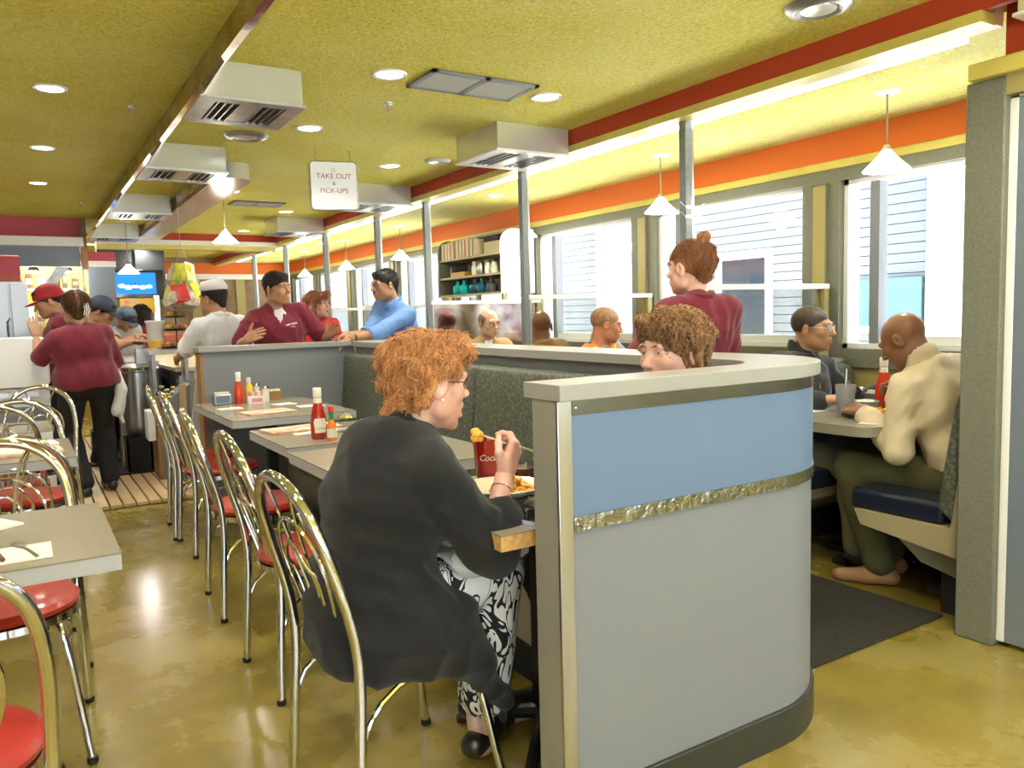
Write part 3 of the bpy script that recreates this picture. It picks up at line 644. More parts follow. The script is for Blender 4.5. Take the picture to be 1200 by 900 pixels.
for k in range(5):
    booth_bench(D[k], 1, ['booth bench of the bald man in the cream shirt', 'booth bench facing away, behind the man in the dark fleece', 'booth bench under the bald man in brown seen from behind', 'booth bench beyond the steel divider', 'farther booth bench facing away'][k])
    booth_bench(D[k + 1], -1, ['booth bench of the man in the dark fleece', 'booth bench of the man in the orange vest', 'booth bench of the bald man in glasses', 'booth bench beyond the shelf unit', 'farthest booth bench facing the camera'][k])
    ym = (D[k] + D[k + 1]) / 2
    if k == 0: ym = 2.43
    t = thing('booth_table', ['booth table with ketchup, fries and frosted cup', 'booth table in front of the man in the orange vest', 'booth table between the two men behind the banquette ledge', 'booth table under the shelf unit', 'farthest booth table by the windows'][k], 'table', (3.12, ym, 0))
    hw = .36 if k == 0 else .33
    poly = [(1.1, -hw), (1.1, hw)] + arc(.10, hw - .10, .10, 90, 180, 8) + arc(.10, -hw + .10, .10, 180, 270, 8)
    G().prism(poly, .756, .76).to('laminate_top', 'table_top', t); 
    G().prism([(x * .999 + .001, y * .998) for x, y in poly], .715, .756).to('edge_band', 'table_top', t)
    G().box(.5, .56, -.03, .03, 0, .715).to('column', 'black_iron', t); G().box(.3, .76, -.04, .04, 0, .03).box(.49, .57, -.22, .22, 0, .031).to('foot', 'black_iron', t)
for k, y in enumerate(D[1:]):
    lab = ['glass booth divider with white rail behind the man in the dark fleece', 'glass booth divider with white rail beside the pole', 'polished steel booth divider with white rail, reflecting people', 'glass booth divider beyond the shelf unit', 'farthest glass booth divider by the windows'][k]
    t = thing('booth_divider', lab, 'divider', (0, y, 0))
    G().box(3.06, 4.21, -.035, .035, 1.405, 1.435).to('top_rail', 'white_gloss', t)
    G().box(3.09, 4.19, -.006, .006, .99, 1.405).to('divider_panel', 'mirror_steel_brown' if k == 2 and 'mirror_steel_brown' in M else ('divider_glass' if k != 2 else 'mirror_steel_stained'), t)
    G().box(4.17, 4.21, -.03, .03, .99, 1.405).to('end_post', 'olive_panel', t)
    G().box(3.12, 4.2, -.029, .029, 0, .99).to('core_board', 'beige_panel', t)
# floor mat
t = G().box(2.20, 3.17, 1.76, 2.52, .001, .012).to('floor_mat', 'rubber_mat', bevel=.004); tag(t, 'dark speckled rubber-backed floor mat right of the curved partition', 'mat')
# shelf unit over the divider by the windows
su = thing('wall_shelf_unit', 'hanging shelf unit with rounded end panels holding binders and jars', 'shelf', (3.84, 0, 0)); SX0, SX1 = .0, .36; ya, yb_ = 6.30, 7.60
def endpanel(y, m_, name):
    p = [(SX0 + .13, 2.10)] + [(SX0 + .13 - .13 * math.sin(a), 1.97 + .13 * math.cos(a)) for a in np.linspace(0, PI / 2, 8)] + [(SX0, 1.50), (SX1, 1.50), (SX1, 2.10)]
    g = G(); n = len(p); v = [(x, y, z) for x, z in p] + [(x, y + .03, z) for x, z in p]
    g.add(v, [tuple(range(n)), tuple(range(n, 2 * n))[::-1]] + [(i, n + i, n + (i + 1) % n, (i + 1) % n) for i in range(n)]); g.to(name, m_, su)
endpanel(ya, 'white_gloss', 'end_panel'); endpanel(yb_, 'greygreen', 'end_panel')
for z in (1.50, 1.68, 1.87): G().box(SX0 + .01, SX1, ya + .03, yb_, z, z + .02).to('shelf', 'beige_panel', su)
G().box(SX1 - .01, SX1, ya + .03, yb_, 1.5, 2.1).to('back_board', 'beige_panel', su); G().box(SX0 + .15, SX1, ya + .03, yb_, 2.08, 2.10).to('top_board', 'beige_panel', su)
for q in (ya + .02, ya + .5, yb_ - .04): G().box(.02, .06, q, q + .04, 1.43, 1.5).to('bracket', 'beige_panel', su)
for k, y in enumerate((7.50, 7.36, 7.18, 7.04, 6.88)):
    b = thing('binder', ['tall cream binder, leftmost on the top shelf', 'cream binder with red spine stripe, second on the top shelf', 'cream binder in the middle of the top shelf', 'cream binder with bright red spine stripe on the top shelf', 'plain cream binder right of the red-striped one'][k], 'binder', (3.86, y, 1.89), 0, 'binders on the top shelf')
    G().box(.0, .22, -.06, .06, 0, .175 if k % 2 else .165).to('cover', 'book_cream', b)
    G().box(-.002, .0, -.012, .012, .0, .17).to('spine_stripe', 'book_red' if k % 2 else 'wood_brown', b)
b = thing('box', 'dark box on the top shelf beside the white end panel', 'box', (3.87, 6.55, 1.89)); G().box(0, .2, -.13, .13, 0, .11).to('carton', 'beige_panel', b); G().box(.0, .2, -.13, .13, .111, .16).to('lid', 'black_rubber', b)
b = thing('food_container', 'clear tub with yellow contents on the middle shelf', 'container', (3.94, 7.25, 1.70)); G().box(-.06, .06, -.15, .15, 0, .05).to('contents', 'mustard', b); G().box(-.065, .065, -.155, .155, .0, .12).to('tub', 'tumbler', b)
for k, y in enumerate((6.92, 6.80, 6.66, 6.54)):
    b = thing('spice_jar', ['glass jar with pale contents beside the tub', 'slim jar with dark lid on the middle shelf', 'green-lidded jar on the middle shelf', 'jar at the right end of the middle shelf'][k], 'jar', (3.90, y, 1.70), 0, 'jars on the middle shelf')
    G().lathe([(.03, 0), (.035, .01), (.035, .08), (.022, .10), (.022, .11)], n=14).to('glass', ['white_label', 'dull_steel', 'white_label', 'salad_white'][k], b); G().lathe([(.025, .11), (.025, .135)], n=14).to('lid', ['white_plastic', 'dark_grey', 'green_label', 'dark_grey'][k], b)
for k, (y, m_) in enumerate(((7.28, 'turquoise'), (7.14, 'turquoise'), (6.92, 'teal_dark'), (6.78, 'teal_dark'), (6.60, 'dark_grey'))):
    b = thing('bottle', ['bright turquoise squat bottle on the lowest shelf', 'second turquoise bottle on the lowest shelf', 'dark teal bottle beside the turquoise ones', 'dark blue bottle on the lowest shelf', 'black bottle at the right end of the lowest shelf'][k], 'bottle', (3.90, y, 1.52), 0, 'bottles on the lowest shelf')
    G().lathe([(.05, 0), (.058, .02), (.056, .08), (.022, .105), (.020, .125)], n=16).to('body', m_, b); G().lathe([(.022, .125), (.022, .14)], n=12).to('cap', m_, b)

# ============================================================ TABLEWARE
def ketchup(x, y, z, lab, s=1.0, m_='ketchup', keystone=True, rz=0.):
    t = thing('ketchup_bottle', lab, 'bottle', (x, y, z), rz)
    pr_ = [(.0, 0), (.028, 0), (.032, .006), (.033, .05), (.030, .09), (.022, .125), (.0145, .155), (.013, .17), (.0135, .172)]
    G().lathe([(r * s, h * s) for r, h in pr_], n=24).to('bottle_body', m_, t)
    G().lathe([(.0155 * s, .170 * s), (.0165 * s, .175 * s), (.0165 * s, .205 * s), (.014 * s, .208 * s)], n=20).to('cap', 'white_plastic', t)
    G().lathe([(.0168 * s, .142 * s), (.0158 * s, .165 * s), (.0150 * s, .168 * s)], n=20, cap=False).to('neck_band', 'white_label', t)
    if keystone:
        g = G(); W = [(.022, .085), (.026, .072), (.021, .028), (-.021, .028), (-.026, .072), (-.022, .085)]
        cols = 7; v = []; 
        for j in range(cols):
            u = -1 + 2 * j / (cols - 1)
            for (hw, zz) in ((.022, .028), (.0265, .072), (.022, .086)):
                a = u * hw / .033 - PI / 2; rr = .0338 if zz < .08 else .032; v.append((rr * math.cos(a) * s, rr * math.sin(a) * s, zz * s))
        f = [(j * 3 + i, (j + 1) * 3 + i, (j + 1) * 3 + i + 1, j * 3 + i + 1) for j in range(cols - 1) for i in range(2)]
        g.add(v, f); lb = g.to('label', 'white_label', t)
        text('KETCHUP', .009 * s, 'lettering', 'green_label', lb, Matrix.Translation((0, -.0352 * s, .045 * s)) @ Matrix.Rotation(PI / 2, 4, 'X'))
    return t
ketchup(1.125, 3.49, .76, 'tall ketchup bottle with keystone label on the right-hand table', 1.12, rz=math.radians(-5))
ketchup(1.21, 5.40, .76, 'small ketchup bottle at the half wall, beside the napkin dispenser', 1.0, 'ketchup_bright', False)
ketchup(3.81, 2.454, .76, 'ketchup bottle on the booth table by the window', 1.28, 'ketchup_bright', False)
t = thing('hot_sauce_bottle', 'little hot sauce bottle with green neck and red cap', 'bottle', (1.155, 3.40, .76), math.radians(-10))
G().lathe([(.0, 0), (.02, 0), (.021, .004), (.021, .072), (.012, .088), (.009, .10)], n=20).to('bottle_body', 'amber_sauce', t); G().lathe([(.0215, .015), (.0215, .055)], n=20, cap=False).to('label', 'white_label', t)
G().lathe([(.0105, .095), (.0105, .13)], n=16).to('green_sleeve', 'green_label', t); G().lathe([(.0125, .13), (.0125, .15), (.010, .153)], n=16).to('cap', 'red_plastic', t)
def shaker(x, y, z, lab, r=.024, h=.075, body='white_plastic', top='chrome', grp=None):
    t = thing('shaker', lab, 'shaker', (x, y, z), 0, grp); G().lathe([(r, 0), (r * .96, h)], n=18).to('jar', body, t); G().lathe([(r * 1.05, h), (r * 1.08, h * 1.06), (r * .9, h * 1.25), (r * .3, h * 1.32)], n=18).to('lid', top, t); return t
mat('brass', (.75, .62, .30), .15, 1)
shaker(1.30, 3.62, .76, 'wide glass jar with gold metal lid behind the hot sauce', .036, .065, 'tumbler', 'brass'); shaker(1.36, 3.50, .76, 'second gold-lidded jar, nearer the woman in black', .034, .055, 'tumbler', 'brass')
shaker(1.385, 5.40, .76, 'white salt shaker with chrome cap on the farthest table', .024, .085, 'white_plastic'); shaker(1.345, 5.47, .76, 'slim white shaker behind the sweetener caddy', .02, .10, 'white_plastic')
t = thing('mustard_bottle', 'mustard bottle with white cap behind the sweetener caddy', 'bottle', (1.285, 5.44, .76)); G().lathe([(.022, 0), (.026, .01), (.026, .10), (.012, .13)], n=18).to('bottle_body', 'mustard', t); G().lathe([(.014, .13), (.016, .135), (.014, .165)], n=16).to('cap', 'white_plastic', t)
t = thing('sweetener_caddy', 'white sweetener caddy with pink packets', 'caddy', (1.30, 5.32, .76)); mat('pink_packet', (.85, .25, .30), .7)
G().box(-.055, .055, -.028, .028, 0, .05).to('holder', 'white_plastic', t)
for k in range(7): G().box(-.042 + .012 * k, -.034 + .012 * k, -.022, .022, .03, .078).to('sweetener_packet', 'white_label' if k % 3 else 'pink_packet', t)
G().box(-.035, .035, -.0295, -.028, .010, .035).to('pink_label', 'pink_packet', t)
t = thing('creamer_box', 'dark brown box of cream packets at the half wall', 'box', (1.46, 5.45, .76)); G().box(-.04, .04, -.025, .025, 0, .06).to('box_body', 'wood_brown', t)
for k in range(4): G().ell((-.028 + .018 * k, 0, .064), (.013, .016, .010), 8, 6).to('cream_packet', 'napkin', t)
def napkin_disp(x, y, z, lab, w_=.055):
    t = thing('napkin_dispenser', lab, 'dispenser', (x, y, z)); G().box(-w_, w_, -.035, .035, 0, .07).to('casing', 'brushed_steel', t, bevel=.006); G().box(-w_ + .012, w_ - .012, -.037, -.035, .012, .058).to('face_plate', 'laminate_blue', t)
    G().box(-w_ + .01, w_ - .01, -.02, .02, .07, .082).to('napkin', 'paper_white', t); return t
napkin_disp(1.10, 5.40, .76, 'small chrome napkin dispenser at the left end of the half wall')
def slab(name, lab, cat, x, y, z, w_, d_, rz, m_, h=.003, grp=None, tilt=0):
    g = G(); g.box(-w_ / 2, w_ / 2, -d_ / 2, d_ / 2, 0, h); o = g.to(name, m_); o.location = (x, y, z); o.rotation_euler = (tilt, 0, math.radians(rz)); return tag(o, lab, cat, grp)
slab('menu', 'laminated menu lying at the front of the farthest table', 'menu', 1.22, 4.72, .761, .28, .20, 8, 'paper_menu', .006)
slab('napkin', 'folded cream napkin at the left of the farthest table', 'napkin', 1.08, 5.08, .761, .14, .10, 4, 'napkin')
slab('napkin', 'folded cream napkin near the middle of the farthest table', 'napkin', 1.42, 5.10, .761, .13, .11, 12, 'napkin'); slab('napkin', 'napkin at the bench side of the farthest table', 'napkin', 1.52, 4.86, .761, .16, .12, -4, 'napkin')
slab('menu', 'brown-edged menu at the back of the ketchup table', 'menu', 1.15, 3.83, .761, .36, .19, 6, 'paper_menu', .012); slab('menu', 'pale menu in front of the brown-edged menu', 'menu', 1.20, 3.66, .761, .28, .06, 6, 'napkin', .008)
slab('menu', 'white-faced menu, upper one on the left table', 'menu', -.04, 4.22, .761, .30, .15, 9, 'paper_white', .006); slab('menu', 'brown and white menu, nearer one on the left table', 'menu', -.05, 3.98, .761, .34, .22, 5, 'paper_menu', .010); slab('menu', 'white menu insert lying on the brown menu', 'menu', -.08, 3.98, .7715, .24, .15, 5, 'paper_white', .004)
slab('napkin', 'cream napkin under the fork on the nearest left table', 'napkin', -.05, 2.19, .761, .16, .15, 0, 'napkin'); slab('napkin', 'folded napkin corner at the left edge of the picture', 'napkin', -.13, 2.53, .761, .17, .12, 30, 'napkin', .006)
mat('brown_sleeve', (.12, .05, .03), .6)
def fork(x, y, z, rz, lab, m_='brushed_steel', T=None, parent=None):
    t = thing('fork', lab, 'fork', (x, y, z), math.radians(rz)) if parent is None else parent
    g = G(); g.tube([(0, 0, .002), (0, .06, .004), (0, .11, .003), (0, .125, .003)], [.0045, .0035, .0025, .004], 8, flat=.5, T=T); g.to('handle', m_, t)
    g = G(); g.prism([(-.004, .12), (.004, .12), (.0115, .135), (.0115, .150), (-.0115, .150), (-.0115, .135)], .002, .0042, T=T)
    for k in range(4): g.tube([(-.0095 + .0063 * k, .148, .003), (-.0095 + .0063 * k, .17, .004), (-.0095 + .0063 * k, .19, .002)], [.0017, .0017, .001], 6, T=T)
    g.to('tines', m_, t); return t
fork(.0, 2.12, .7645, 14, 'fork lying on the napkin of the nearest left table'); t = thing('knife', 'table knife with dark handle beside the fork', 'knife', (-.07, 2.13, .7645), math.radians(10)); G().tube([(0, 0, .005), (0, .09, .005)], .006, 8).to('handle', 'brown_sleeve', t); G().box(-.007, .007, .09, .2, .002, .004).to('blade', 'brushed_steel', t)
# woman's table
t = thing('red_tumbler', 'tall translucent red plastic tumbler with white script lettering', 'cup', (1.165, 2.02, .76), math.radians(0)); R0, R1, HT = .034, .047, .168
G().lathe([(0, 0), (R0, 0), (R1, HT), (R1 + .002, HT + .003), (R1 - .002, HT + .002), (R1 - .003, HT - .003), (R0 - .002, .01)], n=32, cap=False).to('cup_wall', 'red_cup', t)
G().lathe([(0, HT * .62), (.042, HT * .62)], n=24, cap=False).to('drink', 'brown_drink', t)
mat('script_white', (.85, .75, .72), .4)
lo = text('Coca-Cola', .026, 'lettering', 'script_white', t, Matrix.Identity(4)); me = lo.data
for v in me.vertices:
    x, y = v.co.x + .35 * (v.co.y), v.co.y; zc = HT * .72 + y; rr = R0 + (R1 - R0) * zc / HT + .0006 + v.co.z; a = -PI / 2 + .10 + x / .045; v.co = Vector((rr * math.cos(a), rr * math.sin(a), zc))
for k in range(4): G().box(-.009, .009, -.009, .009, 0, .016, Matrix.Translation((.016 * math.cos(k * 1.7), .016 * math.sin(k * 1.7), HT * .62 + .02)) @ Euler((k, k * .7, k)).to_matrix().to_4x4()).to('ice_cube', 'tumbler', t)
t = thing('brown_drink_glass', 'brown drink glass beyond the woman\'s hand', 'cup', (1.25, 1.96, .76)); G().lathe([(0, 0), (.032, 0), (.040, .10), (.038, .10), (.030, .01)], n=24, cap=False).to('glass', 'tumbler', t); G().lathe([(0, .004), (.030, .004), (.0365, .085), (0, .085)], n=24, cap=False).to('drink', 'brown_drink', t)
def plate(name, x, y, z, r, lab, m_='ceramic', h=.028, m2=None):
    t = thing(name, lab, 'plate', (x, y, z)); G().lathe([(0, .0), (r * .55, 0), (r * .62, .006), (r * .98, h), (r, h + .003), (r * .97, h + .004), (r * .60, .012), (0, .010)], n=40, cap=False).to('dish', m_, t)
    return t
t = plate('plate', 1.12, 1.865, .795, .118, 'cream plate of cheesy hash on a grey bowl before the woman in black', 'ceramic')
mat('plate_face', (.80, .74, .52), .2)
G().lathe([(0, .0125), (.07, .0125), (.112, .0315)], n=36, cap=False).to('plate_face', 'plate_face', t)
ob = thing('under_bowl', 'ribbed grey bowl under the plate of hash', 'bowl', (1.12, 1.865, .76)); G().lathe([(0, 0), (.05, 0), (.052, .006), (.075, .034), (.070, .034)], n=36, cap=False).to('bowl_body', 'ceramic_grey', ob)
r_ = random.Random(3); g = G()
for k in range(150):
    a, d = r_.uniform(0, 2 * PI), r_.uniform(0, 1) ** .7; rx = .055 * d; s_ = r_.uniform(.006, .011)
    g.ell((1.135 + rx * math.cos(a) * 1.1, 1.845 + rx * math.sin(a), .812 + .045 * (1 - d ** 1.3) * r_.uniform(.3, 1)), (s_, s_ * r_.uniform(.7, 1.3), s_ * .8), 7, 5)
tag(g.to('cheesy_hash', 'cheese_hash'), 'heap of orange cheesy hash on the plate', 'food', kind='stuff')
t = plate('salad_bowl', 1.33, 2.02, .76, .075, 'small bowl of creamy salad at the partition', 'plate_cream', .045)
g = G()
for k in range(60):
    a, d = r_.uniform(0, 2 * PI), r_.uniform(0, 1) ** .6; g.ell((1.33 + .058 * d * math.cos(a), 2.02 + .058 * d * math.sin(a), .80 + .012 * (1 - d)), (.010, .009, .005), 7, 5)
tag(g.to('creamy_salad', 'salad_white'), 'white and green creamy salad in the small bowl', 'food', kind='stuff')
g = G(); P = [(1.262, 1.985, .80), (1.255, 1.975, .822), (1.262, 1.97, .842), (1.27, 1.975, .853)]; g.tube(P, [.004, .012, .011, .004], 8, flat=.3); tag(g.to('lettuce_leaf', 'lettuce'), 'pale lettuce leaf standing up at the edge of the small bowl', 'lettuce')
t = thing('mobile_phone', 'lilac-edged phone lying on the table corner', 'phone', (1.13, 1.69, .76), math.radians(12)); G().prism(rrect(.062, .034, .008), 0, .010).to('case', 'phone_lilac', t); G().prism(rrect(.058, .031, .006), .010, .012).to('screen', 'phone_black', t)
t = thing('eyeglass_case', 'black glossy case behind the phone', 'case', (1.165, 1.745, .76), math.radians(12)); G().prism(rrect(.075, .022, .012), 0, .028).to('case_body', 'phone_black', t, bevel=.006); G().box(-.04, .04, -.012, .012, .028, .0295).to('metal_plate', 'brushed_steel', t)
# men's booth table
t = thing('frosted_cup', 'tall frosted plastic cup with straw, nearly empty', 'cup', (3.40, 2.39, .76)); mat('frosted', (.80, .82, .84), .35, trans=.75)
G().lathe([(0, 0), (.034, 0), (.048, .155), (.045, .155), (.032, .006), (0, .006)], n=28, cap=False).to('cup_wall', 'frosted', t); G().lathe([(0, .007), (.031, .007), (.033, .03), (0, .03)], n=24, cap=False).to('drink', 'brown_drink', t)
G().tube([(-.01, 0, .01), (.03, .015, .23)], .0035, 8).to('straw', 'white_plastic', t)
for k in range(6): G().box(-.010, .010, -.010, .010, -.008, .008, Matrix.Translation((.017 * math.cos(k * 1.1), .017 * math.sin(k * 1.1), .042 + .011 * (k // 3))) @ Euler((k, k * .7, k)).to_matrix().to_4x4()).to('ice_cube', 'tumbler', t)
t = plate('fries_plate', 3.45, 2.27, .76, .115, 'oval plate of french fries before the bald man', 'plate_cream', .022)
g = G()
for k in range(70):
    a = r_.uniform(-.6, .6); x, y = 3.45 + r_.gauss(0, .035), 2.27 + r_.gauss(0, .03); z = .775 + r_.uniform(0, .028); L = r_.uniform(.02, .04)
    g.tube([(x - L * math.cos(a), y - L * math.sin(a), z), (x + L * math.cos(a), y + L * math.sin(a), z + r_.uniform(-.004, .006))], .0042, 4)
tag(g.to('french_fries', 'fries'), 'heap of french fries on the plate', 'food', kind='stuff')
t = thing('dip_cup', 'little cup of orange dip beside the frosted cup', 'cup', (3.36, 2.28, .76)); G().lathe([(0, 0), (.022, 0), (.03, .028), (.027, .028), (.02, .004)], n=20, cap=False).to('cup_wall', 'plate_cream', t); G().lathe([(0, .022), (.025, .022)], n=18, cap=False).to('dip', 'amber_sauce', t)
slab('napkin', 'creased napkins at the near edge of the booth table', 'napkin', 3.30, 2.16, .761, .17, .10, 15, 'napkin', .005); slab('menu', 'white paper by the hand of the man in the dark fleece', 'paper', 3.45, 2.64, .761, .26, .14, -10, 'paper_white', .004)
t = thing('steel_bowl', 'grey dish of greens beside the frosted cup', 'bowl', (3.62, 2.43, .76)); G().lathe([(0, 0), (.055, 0), (.06, .05), (.066, .055), (.058, .054), (.052, .01)], n=30, cap=False).to('bowl_body', 'ceramic_grey', t); G().ell((0, 0, .045), (.05, .05, .018), 14, 8).to('greens', 'salad_white', t)
t = thing('food_tub', 'cream square tub beside the ketchup', 'bowl', (3.80, 2.30, .76)); G().lathe([(0, 0), (.055, 0), (.062, .06), (.058, .06), (.05, .006)], n=6, cap=False).to('tub_body', 'plate_cream', t, smooth=0); G().tube([(-.02, 0, .03), (-.07, -.05, .10)], .004, 8).to('spoon', 'white_plastic', t)
shaker(3.93, 2.66, .76, 'chrome-topped shaker at the window end of the booth table', .026, .07, 'tumbler'); shaker(4.00, 2.64, .76, 'second chrome-topped shaker next to the window', .026, .07, 'tumbler'); napkin_disp(3.90, 2.56, .76, 'chrome napkin dispenser in front of the window shakers', .05)
# ============================================================ KITCHEN AND COUNTER SIDE
db = thing('wooden_duckboard', 'slatted wooden floor boards of the service aisle behind the waitress', 'duckboard', (.585, 0, 0))
nsl = 11
for k in range(nsl):
    x0 = -.465 + .93 * k / nsl
    for (a, b) in ((6.15, 8.1), (8.12, 10.2)): G().box(x0 + .006, x0 + .93 / nsl - .008, a, b, .008, .030).to('slat', 'slat_wood', db)
for y in (6.2, 7.1, 8.0, 9.0, 10.0): G().box(-.465, .465, y, y + .05, .0, .0079).to('crossbar', 'wood_brown', db)
t = G().box(.62, .98, 7.35, 9.6, .031, .042).to('rubber_mat', 'black_rubber'); tag(t, 'black rubber mat lying on the slatted boards', 'mat')
fz = thing('chest_freezer', 'big white chest freezer with rounded lid at the left edge', 'freezer', (-.40, 7.0, 0))
pf_ = rrect(.57, .185, .05)
G().prism(pf_, -.22, .22, Matrix.Translation((0, 0, 1.045)) @ RX).to('lid', 'white_gloss', fz, bevel=.01)
G().box(-.56, .56, -.20, .20, .08, .855).to('body', 'white_paint', fz); G().box(-.55, .55, -.215, -.201, .52, .72).to('frost_panel', 'laminate_grey', fz); G().box(-.53, .53, -.18, .18, .0, .08).to('plinth', 'dark_grey', fz)
for k in range(6): G().box(-.5 + .17 * k, -.36 + .17 * k, -.222, -.216, .79, .83).to('bottle_opener_tab', 'brushed_steel', fz)
fr = thing('refrigerator', 'tall pale steel refrigerator behind the freezer', 'refrigerator', (-.42, 8.0, 0)); mat('pale_steel', (.60, .66, .74), .35, .3)
G().box(-.50, .50, -.28, .35, .06, 1.68).to('cabinet', 'pale_steel', fr); G().box(-.499, .36, -.31, -.281, .1, 1.66).to('door', 'pale_steel', fr, bevel=.006); G().box(.375, .499, -.31, -.281, .1, 1.66).to('door', 'pale_steel', fr, bevel=.006)
G().box(.25, .28, -.345, -.311, 1.33, 1.47).to('handle', 'dark_grey', fr); G().tube([(.34, -.325, 1.2), (.34, -.335, 1.35), (.36, -.325, 1.38)], .008, 8).to('latch', 'chrome', fr); G().box(-.48, .48, -.25, .3, 0, .06).to('plinth', 'dark_grey', fr)
t = thing('drink_dispenser', 'red front drink dispenser standing on the refrigerator', 'dispenser', (-.40, 7.95, 1.68)); G().box(-.44, .44, -.2, .2, 0, .22).to('casing', 'brick_red', t, bevel=.01); G().box(-.44, .44, -.205, -.2005, .05, .20).to('front_panel', 'red_panel', t)
# kitchen back wall with shelves and heat lamps
mat('kitchen_yellow', (.72, .55, .12), .5, noise=.3, nscale=4, col2=(.48, .33, .08))
struct(G().box(-3.2, .86, 12.6, 12.7, 0, 2.56).to('wall_kitchen', 'kitchen_yellow'))
ks = thing('kitchen_rack', 'steel shelf rack along the yellow kitchen wall', 'rack', (0, 12.3, 0))
for z in (.9, 1.35, 1.78): G().box(-2.0, .8, -.2, .2, z, z + .025).to('shelf', 'brushed_steel', ks)
for x in (-2.0, -.6, .78): G().box(x - .015, x + .015, -.2, -.17, 0, 2.1).to('upright', 'brushed_steel', ks)
r2 = random.Random(5); cols = ['white_paint', 'mustard', 'wood_brown', 'ketchup', 'dull_steel', 'paper_white', 'beige_panel', 'green_label']
for z in (.925, 1.375, 1.805):
    x = -.15; k = 0
    while x < .74:
        w_ = r2.uniform(.06, .14); h_ = r2.uniform(.10, .26); c_ = cols[r2.randrange(8)]
        b = thing('carton' if r2.random() < .5 else 'jar', None, 'container', (x + w_ / 2, 12.25, z), 0, 'stores on the kitchen rack')
        if b.name.startswith('carton'): G().box(-w_ / 2, w_ / 2, -.07, .07, 0, h_).to('carton_body', c_, b); G().box(-w_ / 2 + .01, w_ / 2 - .01, -.072, -.0705, h_ * .3, h_ * .7).to('label', 'paper_white', b)
        else: G().lathe([(w_ * .45, 0), (w_ * .48, h_ * .8), (w_ * .3, h_ * .9)], n=12).to('jar_body', c_, b); G().lathe([(w_ * .33, h_ * .9), (w_ * .33, h_)], n=12).to('lid', 'dark_grey', b)
        b['label'] = '%s %s number %s from the left on the %s shelf of the kitchen rack' % (dict(white_paint='white', mustard='mustard yellow', wood_brown='brown', ketchup='red', dull_steel='steel', paper_white='cream', beige_panel='beige', green_label='green')[c_], b.name.split('.')[0], ['one', 'two', 'three', 'four', 'five', 'six', 'seven', 'eight', 'nine', 'ten', 'eleven', 'twelve', 'thirteen', 'fourteen'][k], {.925: 'lowest', 1.375: 'middle', 1.805: 'top'}[z]); k += 1; x += w_ + r2.uniform(.01, .06)
for k, x in enumerate((.18, .52)):
    t = thing('heat_lamp', ['glowing heat lamp above the man in the maroon cap', 'glowing heat lamp left of the waitress\'s hair'][k], 'lamp', (x, 10.9, 1.98)); G().lathe([(.02, .08), (.03, .06), (.09, -.02), (.085, -.02)], n=18, cap=False).to('lamp_shade', 'brushed_steel', t); G().ell((0, 0, 0), (.05, .05, .05), 12, 8).to('bulb', 'lamp_lens', t); G().tube([(0, 0, .08), (0, 0, .5)], .006, 6).to('cord', 'black_iron', t); lamp('POINT', (0, 0, -.08), 8, size=.05, parent=t)
t = thing('exhaust_duct', 'slanted steel exhaust duct over the cook line', 'duct', (.42, 10.9, 1.95)); G().add([(-.22, -.12, -.28), (-.10, -.12, -.28), (.14, -.12, .28), (.30, -.12, .28), (-.22, .12, -.28), (-.10, .12, -.28), (.14, .12, .28), (.30, .12, .28)], [(0, 1, 3, 2), (4, 6, 7, 5), (0, 4, 5, 1), (1, 5, 7, 3), (3, 7, 6, 2), (2, 6, 4, 0)]).to('duct_body', 'dull_steel', t, smooth=0); G().box(-.235, -.085, -.13, .13, -.30, -.28).to('flange', 'brushed_steel', t)
t = thing('kitchen_hood', 'pale panel with a white light strip right of the kitchen opening', 'hood', (.92, 11.0, 0)); G().box(-.16, .14, 0, .10, 0, 2.02).to('panel', 'slate_blue', t); G().box(-.30, .15, -.06, -.001, 2.02, 2.09).to('light_strip', 'white_gloss', t); G().box(-.30, .15, -.05, .1, 2.09, 2.2).to('fascia', 'red_panel', t)
# television and menu board
t = thing('television', 'flat television high on the far side showing a blue screen', 'television', (1.39, 11.95, 1.86)); G().box(-.02, .02, .02, .06, .15, .56).to('mounting_pole', 'black_iron', t); G().box(-.36, .36, 0, .05, -.19, .19).to('casing', 'phone_black', t, bevel=.006); G().box(-.24, .26, -.006, -.0005, -.14, .15).to('screen', 'screen_blue', t)
emis('screen_cloud', (.55, .8, .95), 1.2); emis('screen_dark', (.01, .03, .25), .5)
g = G()
for x, z, r in ((-.17, -.03, .05), (-.09, -.05, .055), (0, -.04, .045), (.09, -.05, .05), (.17, -.04, .045)): g.ell((x, -.008, z), (r, .002, r * .6), 12, 6)
g.to('screen_shoreline', 'screen_cloud', t); G().prism([(-.03, -.08), (.03, -.07), (.01, .0), (-.01, .01)], .0062, .0085, RX).to('screen_figure', 'screen_dark', t)
t = thing('wall_cabinet', 'black board behind the television', 'board', (1.30, 12.1, 2.05)); G().box(-.34, .5, 0, .1, -.4, .28).to('panel', 'dark_grey', t); G().box(-.34, -.32, -.01, 0, -.4, .28).to('edge', 'black_iron', t)
t = thing('menu_board', 'yellow menu board with round pictures below the television', 'sign', (1.40, 11.9, 1.56)); G().box(-.22, .22, 0, .02, -.1, .1).to('board', 'mustard', t)
for i in range(2):
    for j in range(2): G().lathe([(0, 0), (.032, 0)], n=14, cap=False, T=Matrix.Translation((-.14 + .09 * i, -.003, -.04 + .085 * j)) @ RX).to('food_picture', 'pink_packet' if (i + j) % 2 else 'dull_steel', t)
